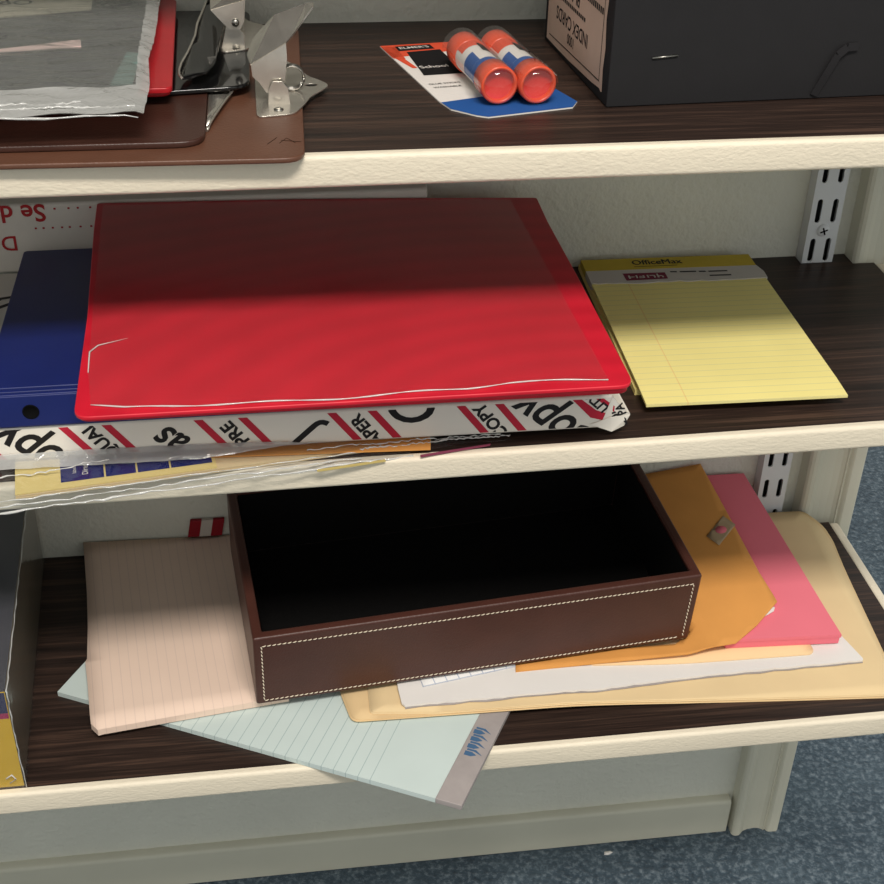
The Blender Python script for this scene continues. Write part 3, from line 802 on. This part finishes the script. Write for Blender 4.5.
# blue binder
M['blue_vinyl'] = plain('navy_vinyl', (24, 36, 98), .38, .4, 0, .05, 40, .1, 900)
bb = thing('binder', 'navy blue ring binder lying flat under the red binder', 'binder', frame(2, -158, 16, 28.2))
b = MB(); b.prism(rrect(0, 290, 1, 186, 2.5), 0, 2.6); b.build('back_cover', M['blue_vinyl'], bb, bevel=.8)
b = MB(); b.prism(rrect(0, 290, 8, 186, 2.5), 19.4, 22); b.build('front_cover', M['blue_vinyl'], bb, bevel=.9)
b = MB(); b.box(0, 290, 0, 3, 1.2, 21.0); b.box(0, 290, 0.4, 3.2, 20, 21.8); b.box(0, 290, 3.8, 7.3, 20.0, 21.8)
sp = b.build('spine', M['blue_vinyl'], bb, bevel=.7)
b = MB(); b.lathe([(4.6, 0), (4.6, -.3), (3.8, -.4), (3.7, 0), (.01, .0)], (25, -.05, 10.8), (0, 1, 0), 20); o = b.build('finger_hole', M['dark'], sp, fix=False); o['label'] = 'dark round finger hole'

# red binder
M['red_vinyl'] = red_vinyl()
rb_ = thing('binder', 'red ring binder with clear cover sleeve on top of the navy binder', 'binder', frame(2, -101.7, -25, 50.4))
def rz_(x, y):
    u = x/296.0; v = y/237.0
    return 8.0+(19-9*u)*v+1.0*math.sin(PI*u)*v
out = rounded([(0, 0), (296, 0), (297, 30), (290, 200), (289.5, 237), (-6.5, 237), (-6, 200), (-.5, 30)], 9)
out = [p for p in rounded([(0, 0), (296, 0), (297, 30), (297, 60)], 9) if p[1] < 40 and 0 <= p[0]]
out = rounded([(0, 0), (296, 0), (296.6, 30), (289.8, 200)], 9)[6:12]
out = [p for p in rounded([(-2.5, .5), (297.5, 0), (296, 200), (0, 200)], 9) if p[1] < 50]+[(293.5, 120), (289.8, 200)]+rounded([(289.8, 200), (289.5, 237), (-6.5, 237), (-6, 200)], 2.5)[6:18]+[(-6, 200), (-2.5, 100)]
b = MB(); b.sheet(out, rz_, 2.6, 12); b.build('front_cover', M['red_vinyl'], rb_, bevel=.7)
b = MB(); b.prism(rounded([(-1.5, 8), (296.5, 4), (290, 237), (-7, 237)], 7), .1, 3.0); o = b.build('back_cover', M['red_vinyl'], rb_, bevel=.8)
b = MB(); b.extrude([(-4, 234.5, 3), (-4, 237, 3), (-6.5, 237, 26.5), (-6.5, 234.5, 26.3)], (0, 0, 0), (.01, 0, 0))
b.bm.free(); b = MB(); b.prism([(-5, 234), (288, 234), (288, 236.6), (-5, 236.6)], 3, 16); b.build('spine', M['red_vinyl'], rb_)
sl = []
n = 46
front = []
for i in range(n+1):
    u = i/n; x = 6+(284-6)*u
    y = 4.2+1.3*math.sin(u*9+1)+1.0*math.sin(u*23)
    if u < .06: y += (0.06-u)*80
    if .72 < u < .8: y += 3*(u-.72)/.08
    if u >= .8: y += 3
    front.append((x, y))
edge = front+[(281, 60), (275, 150), (270, 232), (-2, 232), (0, 120), (2.5, 40)]
b = MB(); b.sheet(edge, lambda x, y: rz_(x, y)+.7+.25*math.sin(x*.05+y*.04), 0, 10); b.build('clear_sleeve', M['film_clear'], rb_, fix=False)
b = MB(); b.tube([(p[0], p[1], rz_(*p)+.7) for p in front], [.25+.3*abs(math.sin(i*.7)) for i in range(n+1)], 5)
b.tube([(2.5, 40, rz_(2, 40)+.7), (1.8, 60, rz_(2, 60)+.7), (6, 66, rz_(6, 66)+.9), (22, 72, rz_(22, 72)+.8)], [.3, .5, .4, .1], 5)
o = b.build('sleeve_edge', M['film_bright'], rb_); o['label'] = 'shiny wavy edge of the clear sleeve'

# yellow pads
M['yellow'] = lined('yellow_ruled_paper', (238, 224, 146), (150, 160, 150), 7.1, 1, .10, .25, 26, (220, 140, 90), None, 163)
M['yellow_edge'] = paper('yellow_sheet_edge', (236, 218, 140))
M['ochre'] = plain('ochre_binding_print', (196, 170, 44), .55, .3)
M['grey_label'] = paper('grey_label_strip', (196, 190, 184))
M['maroon'] = paper('maroon_print', (122, 48, 66))
op = thing('notepad', 'lower yellow notepad half hidden under the ruled one on the middle shelf', 'notepad', frame(2, 223.3, 57, .2, -1.4))
b = MB(); b.box(0, 118, 0, 179, 0, 3.8); b.build('sheets', M['yellow_edge'], op)
yp = thing('notepad', 'yellow ruled notepad with ochre binding on top, right of the red binder', 'notepad', frame(2, 223.5, 32.6, 4.2, -1.4))
b = MB(); b.sheet([(0, 0), (127, 0), (127, 161), (0, 161)], lambda x, y: 4.8-.8*(max(0, 20-y)/20)**2, 1.7, 18, smooth=False); b.build('sheets', M['yellow'], yp)
b = MB(); b.box(-.6, 126.0, 180.5, 199, -.1, 5.6); ob = b.build('binding', M['ochre'], yp, bevel=.5)
b = MB()
for k in range(3): b.text('OfficeMax', (54+k*.22, 190.6+k*.12, 5.75+k*.03), (1, 0, 0), (0, 1, 0), 10.5, bold=0, xs=.85); b.face([(36, 184, 5.75), (68, 184.3, 5.75), (68, 185, 5.75), (36, 184.7, 5.75)])
b.build('lettering', M['ink'], ob)
b = MB()
tear = [(-.4, 161.5)]+[(127*i/24, 160+random.uniform(-1.2, .9)) for i in range(1, 24)]+[(128, 160.5), (128.5, 170), (126, 180.4), (-.5, 180.4)]
b.sheet(tear, lambda x, y: 5.5, 5.3, 30, smooth=False)
gs = b.build('label_strip', M['grey_label'], yp); gs['label'] = 'grey label strip with torn lower edge'
b = MB(); b.face([(25.5, 165.5, 5.65), (56, 166.5, 5.65), (56, 176.5, 5.65), (25, 177, 5.65)]); mp_ = b.build('maroon_print', M['maroon'], gs, fix=False); mp_.location.y = -2.6*MM
b = MB()
for (x, y, w, h) in ((28, 168, 1.4, 5), (29.4, 170, 3, 1.2), (33.5, 168.5, 1.2, 4.5), (35.6, 168.4, 3.4, 1.1), (36, 170.6, 3, 1.1), (38.6, 168.6, 1.2, 4), (41.6, 168.6, 1.2, 4.4), (43.6, 171.4, 2.8, 1.2), (46.4, 168.5, 1.2, 4), (49, 168.4, 1.3, 6), (50.3, 170.4, 2.6, 1.2), (52.4, 168.4, 1.2, 2.4)):
    b.face([(x, y, 5.8), (x+w, y+.15, 5.8), (x+w, y+h, 5.8), (x, y+h, 5.8)])
b.build('print_marks', M['grey_label'], mp_, fix=False)
b = MB()
for (x, y, w) in ((60, 176, 5), (67, 175.5, 12), (81, 175, 5), (88, 174.6, 14), (87, 168, 16)):
    b.face([(x, y, 5.7), (x+w, y-.3, 5.7), (x+w, y+1.6, 5.7), (x, y+1.8, 5.7)])
q_ = b.build('small_print', M['ink'], gs, fix=False); q_.location.y = -2.6*MM

# ------------------------------------------------------------------ lowest shelf
# yellow carton at far left
M['box_yellow'] = plain('yellow_carton_print', (232, 184, 28), .4, .4, 0, .03)
M['box_navy'] = plain('navy_carton_print', (36, 38, 84), .4, .4)
M['box_mag'] = plain('magenta_carton_print', (176, 30, 88), .4, .4)
M['box_top'] = plain('dark_violet_grey_carton', (66, 64, 76), .45, .4, 0, .12, 18)
M['box_side'] = plain('brown_carton_side', (98, 84, 58), .6, .3)
yb = thing('carton', 'yellow and navy carton shrink-wrapped in clear film at the far left', 'carton', frame(3, -175.5, 0))
fp = local([(-330, -2), (-175.5, 0), (-189.5, 236), (-330, 236)], -175.5, 0)
b = MB(); fs = b.prism(fp, .1, 84)
b.bm.faces.ensure_lookup_table()
fs[1].material_index = 1; fs[3].material_index = 2
b.build('body', [M['box_yellow'], M['box_top'], M['box_side']], yb, bevel=.6, fix=False)
b = MB(); yl = lambda x: 2*(x)/154.5
b.face([(-154, yl(-154)-.2, 66), (-.6, -.3, 66), (-.6, -.3, 83.4), (-154, yl(-154)-.2, 83.4)]); b.build('navy_band', M['box_navy'], yb, fix=False)
b = MB(); b.face([(-154, yl(-154)-.25, 61.5), (-.6, -.35, 61.5), (-.6, -.35, 66), (-154, yl(-154)-.25, 66)]); b.build('magenta_band', M['box_mag'], yb, fix=False)
b = MB()
ot = local([(-330, -3.4), (-174.3, -1.4), (-188.3, 237.4), (-330, 237.4)], -175.5, 0)
o2_ = [(p[0]+(2.5 if i in (1, 2) else 0), p[1]) for i, p in enumerate(ot)]
nseg = 14
# front, right and top film with slight wrinkles
def wob(i, j): return .5*math.sin(i*1.9+j*2.3)
def strip(p, q, dx, dy):
    prev = None
    for i in range(nseg+1):
        u = i/nseg; x = p[0]+(q[0]-p[0])*u; y = p[1]+(q[1]-p[1])*u
        colv = [(x+dx*(wob(i, j)), y+dy*wob(i, j), .5+84.4*j/6) for j in range(7)]
        if prev:
            for j in range(6):
                f = b.face([prev[j], colv[j], colv[j+1], prev[j+1]])
                if f: f.smooth = True
        prev = colv
strip(ot[0], ot[1], 0, .5); strip(ot[1], ot[2], .6, 0)
b.sheet(ot, lambda x, y: 85.2+.5*math.sin(x*.2+y*.07)+.4*math.sin(y*.11), 0, 14)
b.build('film', M['film_wrap'], yb, fix=False)
b = MB()
A = Vector((ot[1][0], ot[1][1], 85)); B = Vector((ot[2][0], ot[2][1], 85)); n = 40
b.tube([tuple(A+(B-A)*i/n+Vector((random.uniform(-.4, .4), 0, random.uniform(-.3, .3)))) for i in range(n+1)], [random.uniform(.2, .55) for _ in range(n+1)], 5)
A2 = Vector((ot[1][0], ot[1][1], .6))
b.tube([tuple(A2+(A-A2)*i/20+Vector((random.uniform(-.5, .5), 0, 0))) for i in range(21)], [random.uniform(.2, .5) for _ in range(21)], 5)
b.tube([(-10, -2, 10), (-6, -2, 13), (-4, -2, 9), (-8, -2.2, 6)], .5, 5)
o = b.build('film_fold', M['film_bright'], yb); o['label'] = 'shiny fold of the film along the carton edge'

# aqua pad
M['aqua'] = lined('pale_aqua_ruled_paper', (198, 211, 208), (120, 148, 150), 8.7, 0, .06, .55, None, start=20, stop=236)
M['grey_bind'] = plain('grey_binding_paper', (164, 156, 154), .7, .2, 0, .08, 60)
M['emblem_blue'] = paper('emblem_blue_ink', (70, 102, 136))
ap = thing('writing_pad', 'pale aqua ruled pad lying slanted and jutting over the lowest shelf edge', 'writing pad', frame(3, -162.6, 81.2, .3, -26.5))
b = MB(); b.prism([(0, 0), (281, 0), (289, 150), (8, 150)], 0, 4.0); b.build('sheets', M['aqua'], ap)
b = MB(); b.prism([(280.5, -.4), (298.5, -.4), (306.7, 150.3), (288.7, 150.3)], -.2, 4.5); gb = b.build('binding', M['grey_bind'], ap, bevel=.6); gb['label'] = 'grey paper binding strip with blue emblem'
b = MB()
zt = 4.65; b.bm.verts.ensure_lookup_table()
for i in range(4):
    y = 42+i*7.0
    b.face([(283.2, y, zt), (288, y, zt), (291.6, y+2, zt), (288, y+4, zt), (283.2, y+4, zt)])
    b.face([(284, y+4.7, zt), (289.2, y+4.7, zt), (295.4, y+2.5, zt), (290.2, y+6.4, zt), (284, y+6.4, zt)])
o = b.build('emblem', M['emblem_blue'], gb, fix=False); o.location.x = 3.0*MM
b = MB(); b.face([(286, 93, zt), (292, 93, zt), (292, 95.6, zt), (286, 95.6, zt)]); b.build('mark', M['dark_paper'], gb, fix=False)

# cream pad
M['cream_ruled'] = lined('cream_pink_ruled_paper', (232, 206, 188), (200, 176, 166), 6.6, 0, .10, .35)
cp_ = thing('notepad', 'cream pink ruled notepad left of the leather tray', 'notepad', frame(3, -132, 34.5, 5.8, 7.5))
co = local([(-130.5, 34.3), (-127, 35.2), (-2, 53), (-30, 238.5), (-157.3, 238.5), (-150, 180), (-146, 140), (-143.6, 106), (-144.6, 103), (-141, 80), (-137, 50), (-135.6, 41)], -132, 34.5, 7.5)
b = MB(); b.sheet(co, lambda x, y: 5.0+4.0*max(0, (y-120)/85)**2, 5.2, 16); b.build('sheets', M['cream_ruled'], cp_)

# striped packet against the wall
M['stripe_red'] = plain('red_stripe_print', (150, 18, 34), .5, .3)
M['stripe_white'] = paper('white_stripe_print', (200, 190, 180))
b = MB()
for i, (x0, x1) in enumerate(((-13, -4), (-4, 5), (5, 14))): b.extrude([(x0, 0, 0), (x1, 0, 0), (x1+3, 0, 16), (x0+3, 0, 16)], (0, 0, 0), (0, 3, 0), i % 2)
o = b.build('packet', [M['stripe_red'], M['stripe_white']], None, frame(3, -62, 236.5, 15.2), bevel=.3)
tag(o, 'small red and white striped packet at the wall behind the cream pad', 'packet')

# manila folders
M['manila'] = paper('manila_card', (226, 200, 156), .03)
M['manila2'] = paper('manila_card_tan', (222, 192, 146), .03)
def lift(x):
    u = min(1, max(0, (300-x)/120.0)); return 6.0*u*u*(3-2*u)
def mz(x, y):
    return max(0, (y-120)/105.0)**2*13
def folder(name, pts, h, mat, label):
    ox, oy = pts[0]
    lp = local(pts, ox, oy)
    t = thing(name, label, 'folder', frame(3, ox, oy, h))
    zf = lambda x, y: lift(x+ox)+mz(x, y+oy)
    b = MB(); b.sheet(lp, lambda x, y: .5+zf(x, y), .4, 12); b.build('back_leaf', mat, t)
    b = MB(); q = local([(a+(1.2 if a < 100 else -1.0), c+.9) for a, c in pts], ox, oy)
    b.sheet(q, lambda x, y: 1.1+zf(x, y), .4, 12); b.build('front_leaf', mat, t)
folder('file_folder', rounded([(40, 27.2), (100, 26.7), (158, 26.2), (215, 25.8), (255, 25.8), (288, 25.0), (360, 19.6), (437, 14.4), (442, 62), (448.5, 130), (452.5, 190), (450, 207), (439, 222.5), (300, 224), (60, 120), (36, 90), (34, 56)], 6), .2, M['manila2'], 'bottom manila folder under the leather tray, its rounded corner showing at left')
folder('file_folder', rounded([(53, 32.5), (100, 27.6), (158, 26.8), (215, 26.4), (255, 26.4), (288, 25.7), (360, 20.3), (435, 15.2), (440, 62), (446.5, 130), (450, 188), (447, 204), (436, 220.5), (300, 222), (60, 120), (53.5, 62)], 3), 1.4, M['manila'], 'upper manila folder directly beneath the white pad with the torn edge')
# white pad
M['white_paper'] = paper('white_pad_paper', (226, 222, 218))
wp = thing('writing_pad', 'white pad with a torn front edge on the manila folders', 'writing pad', frame(3, 80, 34, 2.7))
KF = [(77.5, 34.6), (144, 35.8), (217, 37.2), (250, 42.4), (292, 47.2), (420, 50.6)]
def frontline(x):
    for (a, ya), (c, yc) in zip(KF, KF[1:]):
        if x <= c: return ya+(yc-ya)*(x-a)/(c-a)
    return KF[-1][1]
fr = [(77.5+342.5*i/60, frontline(77.5+342.5*i/60)+random.uniform(-.5, .5)) for i in range(61)]
pts = [(74.5, 52), (75.5, 37)]+fr+[(420.5, 52.5), (401, 131), (394, 160), (75, 120)]
b = MB(); b.sheet(local(pts, 80, 34), lambda x, y: 2.7+lift(x+80)+mz(x, y+34)*.8, 1.6, 12, smooth=False); b.build('sheets', M['white_paper'], wp)
b = MB(); fr2 = [(p[0], p[1]-.7+random.uniform(-.5, .4)) for p in fr[::2]]
b.sheet(local([(79, 50), (79, 38)]+fr2+[(414, 70), (79, 70)], 80, 34), lambda x, y: .9+lift(x+80), .7, 12, smooth=False); o = b.build('torn_layer', M['grey_bind'], wp); o['label'] = 'grey torn backing edge'
# peach folder
M['peach'] = paper('peach_card', (238, 204, 158))
b = MB(); b.sheet(local(rounded([(215, 60.5), (383, 59.5), (386.5, 63), (386, 118), (215, 112)], 4), 215, 60), lambda x, y: .8+lift(x+215), .7, 12)
o = b.build('file_folder', M['peach'], None, frame(3, 215, 60, 5.6)); tag(o, 'narrow peach folder between the white pad and the orange envelope', 'folder')
# gridded sheet
def grid_mat():
    t = NT('blue_gridded_paper')
    s = t.n.new('ShaderNodeSeparateXYZ'); t.l.new(t.tc.outputs['Object'], s.inputs[0])
    f = None
    for a in (0, 1):
        q = t.math('LESS_THAN', t.math('FRACT', t.math('DIVIDE', s.outputs[a], 9.0*MM)), .10)
        f = q if f is None else t.math('MAXIMUM', f, q)
    t.set(t.mix(t.math('MULTIPLY', f, .55), lin(226, 224, 222), lin(110, 130, 165)), .85, .15)
    return t.m
b = MB(); b.sheet([(0, 0), (108, 0), (108, 30), (2, 30)], lambda x, y: .4+lift(x+92), .3, 9)
o = b.build('form_sheet', grid_mat(), None, frame(3, 92, 50.5, 5.6, 11)); tag(o, 'white sheet of blue printed boxes peeking out below the tray front', 'paper')
# pink papers
M['pink'] = paper('pink_paper', (228, 118, 132))
def pz(y): return .19*max(0, y)
pk = [(322, 71.5), (408.6, 68.2), (384.6, 237), (305, 237), (303, 120)]
for i, (lab_, h, dx, dy) in enumerate((('lower bundle of pink paper, its front edge showing under the other pink one', 9.2, -.8, .6), ('upper bundle of pink paper leaning up to the wall beside the orange envelope', 12.4, 0, 0))):
    lp = local(pk, 322, 71.5)
    b = MB(); b.sheet([(p[0]+dx, p[1]+dy) for p in lp], lambda x, y: 3.0+pz(y), (5.6, 2.8)[i], 20, smooth=False)
    o = b.build('pink_paper', M['pink'], None, frame(3, 322, 71.5, h)); tag(o, lab_, 'paper', 'pink paper bundles')
# orange envelope
oe = thing('envelope', 'orange kraft envelope with cut corner and clasp, right of the leather tray', 'envelope', frame(3, 326, 66.5, 14.3))
def sst(u):
    u = min(1, max(0, u)); return u*u*(3-2*u)
def oz(x, y):
    X, Y = x+326, y+66.5
    e = max(0, Y-66)
    hi = .205*e+8*(e/171)*max(0, X-295)/50+1.6+2.2*math.sin(min(1, e/60)*PI)*max(0, (X-310)/60)
    return -2.1+(hi+2.1)*max(sst((X-288)/22), sst((Y-82)/14))
oo = [(160, 58.6), (220, 60.8), (290, 63.4), (326, 67), (346, 80), (367, 97.5), (362, 126), (345.5, 237), (297, 237), (290, 165), (292.5, 120), (296.5, 84), (283, 75), (200, 74), (162, 71)]
b = MB(); b.sheet(local(oo, 326, 66.5), oz, .7, 7); b.build('body', M['kraft'], oe)
M['clasp'] = plain('silvery_clasp_tape', (176, 152, 120), .4, .4)
cx_, cy_ = 343.5, 168.5
b = MB(); q = [(-10, -6.5), (8, -9), (11, 6), (-6, 9.5)]
q = [(cx_+p[0]*.9-326, cy_+p[1]-66.5) for p in [(-14, -4), (-6, -14), (14, 3), (6, 13)]]
b.sheet(q, lambda x, y: oz(x, y)+.9, .4, 6); cs = b.build('clasp_seal', M['clasp'], oe); cs['label'] = 'silvery clasp reinforcement tag'
b = MB(); b.sheet([(cx_-326+4.6*math.cos(2*PI*i/16), cy_-66.5+3.6*math.sin(2*PI*i/16)) for i in range(16)], lambda x, y: oz(x, y)+1.15, .2, 6)
b.build('clasp_hole', M['pink'], cs)
b = MB(); b.sheet(local([(346, 84), (364, 93.5), (366, 97), (352, 108)], 360, 94), lambda x, y: .4+.13*y, .3, 6)
o = b.build('paper_slip', M['white_paper'], None, frame(3, 360, 94, 20.6)); tag(o, 'tiny white paper corner under the tip of the orange envelope', 'paper')

# leather tray
M['leather'] = leather('brown_leather', (74, 41, 33), .42)
M['felt'] = plain('black_felt', (15, 14, 14), .95, .1, 0, .1, 200, .3, 900)
M['thread'] = plain('cream_thread', (226, 212, 190), .8, .2)
tm = frame(3, -24, 43.3, 13.8, 6.0) @ Matrix.Rotation(math.radians(5.0), 4, 'X') @ Matrix.Rotation(math.radians(-.25), 4, 'Y')
tr = thing('desk_tray', 'brown leather desk tray with cream stitching and black lining', 'tray', tm)
W, D_, HH, T = 318.5, 157.0, 65.0, 7.0
b = MB()
ov = [(0, 0), (W, 0), (W, D_), (0, D_)]; iv = [(T, T), (W-T, T), (W-T, D_-T), (T, D_-T)]
VB = [b.bm.verts.new(Vector((x, y, 0))*MM) for x, y in ov]; VT = [b.bm.verts.new(Vector((x, y, HH))*MM) for x, y in ov]
IT = [b.bm.verts.new(Vector((x, y, HH))*MM) for x, y in iv]; IB = [b.bm.verts.new(Vector((x, y, 4))*MM) for x, y in iv]
b.bm.faces.new(VB[::-1]); b.bm.faces.new(IB)
for i in range(4):
    j = (i+1) % 4
    b.bm.faces.new((VB[i], VB[j], VT[j], VT[i])); b.bm.faces.new((VT[i], VT[j], IT[j], IT[i])); b.bm.faces.new((IT[i], IT[j], IB[j], IB[i]))
b.build('body', M['leather'], tr, bevel=1.8, seg=3)
b = MB(); g = .5; x0, x1, y0, y1 = T+g, W-T-g, T+g, D_-T-g; zt, zb2 = HH-2.5, 4.6
b.face([(x0, y0, zb2), (x1, y0, zb2), (x1, y1, zb2), (x0, y1, zb2)])
for p, q in (((x0, y0), (x1, y0)), ((x1, y0), (x1, y1)), ((x1, y1), (x0, y1)), ((x0, y1), (x0, y0))): b.face([p+(zb2,), q+(zb2,), q+(zt,), p+(zt,)])
o = b.build('lining', M['felt'], tr, fix=False); o['label'] = 'black felt lining'
b = MB()
def stitch(p, q, pitch_=3.4):
    p, q = Vector(p), Vector(q); L = (q-p).length; n = int(L/pitch_)
    for i in range(n):
        a = p+(q-p)*((i+.1)/n); c = p+(q-p)*((i+.86)/n)
        d = (q-p).normalized(); s = Vector((0, -1, 0)).cross(d)*.35
        b.tube([tuple(a-s), tuple((a+c)/2+Vector((0, -.25, 0))), tuple(c+s)], [.28, .42, .28], 5)
ins = 5.5
stitch((ins, -.25, HH-ins-2), (W-ins, -.25, HH-ins-2)); stitch((ins, -.25, 4), (W-ins-4, -.25, 4)); stitch((ins, -.25, 4), (ins, -.25, HH-ins-2)); stitch((W-ins, -.25, 4), (W-ins, -.25, HH-ins-2))
o = b.build('stitching', M['thread'], tr); o['label'] = 'cream stitched seam'

# lint on the floor
b = MB(); b.sheet([(-4, -1.5), (0, -2.2), (5, 0), (3, 2), (-3, 1.6)], lambda x, y: 1.2, 1.0, 3)
o = b.build('paper_scrap', M['white_paper'], None, Matrix.Translation((304.8*MM, 218.5*MM, FLOOR_Z*MM))); tag(o, 'tiny white scrap lying on the blue carpet', 'scrap')

# ------------------------------------------------------------------ light, world, camera
ld = bpy.data.lights.new('ceiling_light', 'AREA'); ld.shape = 'RECTANGLE'; ld.size = 1.0; ld.size_y = 0.38; ld.energy = 68; ld.color = (1.0, 0.94, 0.86)
lo = bpy.data.objects.new('ceiling_light', ld); COL.objects.link(lo); lo.location = (0.15, -1.33, 2.30)
lo.rotation_euler = (0, 0, 0)
w = bpy.data.worlds.new('room_ambient'); scn.world = w; w.use_nodes = True
bg = w.node_tree.nodes['Background']; bg.inputs['Color'].default_value = (0.88, 0.90, 0.86, 1); bg.inputs['Strength'].default_value = 0.72

R = ((0.9905337329764672, 0.05773577597852515, -0.12453715914482119), (-0.13572580088987277, 0.5476140847147708, -0.8256496358594283), (0.02052878000533816, 0.8347367216039807, 0.5502664579976967))
cam = bpy.data.cameras.new('camera'); co_ = bpy.data.objects.new('camera', cam); COL.objects.link(co_)
m = Matrix([list(R[i])+[0] for i in range(3)]+[[0, 0, 0, 1]])
co_.matrix_world = Matrix.Translation((0, -0.6214675, 0.6651817)) @ m
cam.sensor_width = 36; cam.lens = 1315.08/884*36; cam.clip_start = .01
scn.camera = co_
scn.view_settings.view_transform = 'Standard'; scn.view_settings.look = 'None'; scn.view_settings.gamma = 1; scn.view_settings.use_curve_mapping = False
scn.view_settings.exposure = 0.0
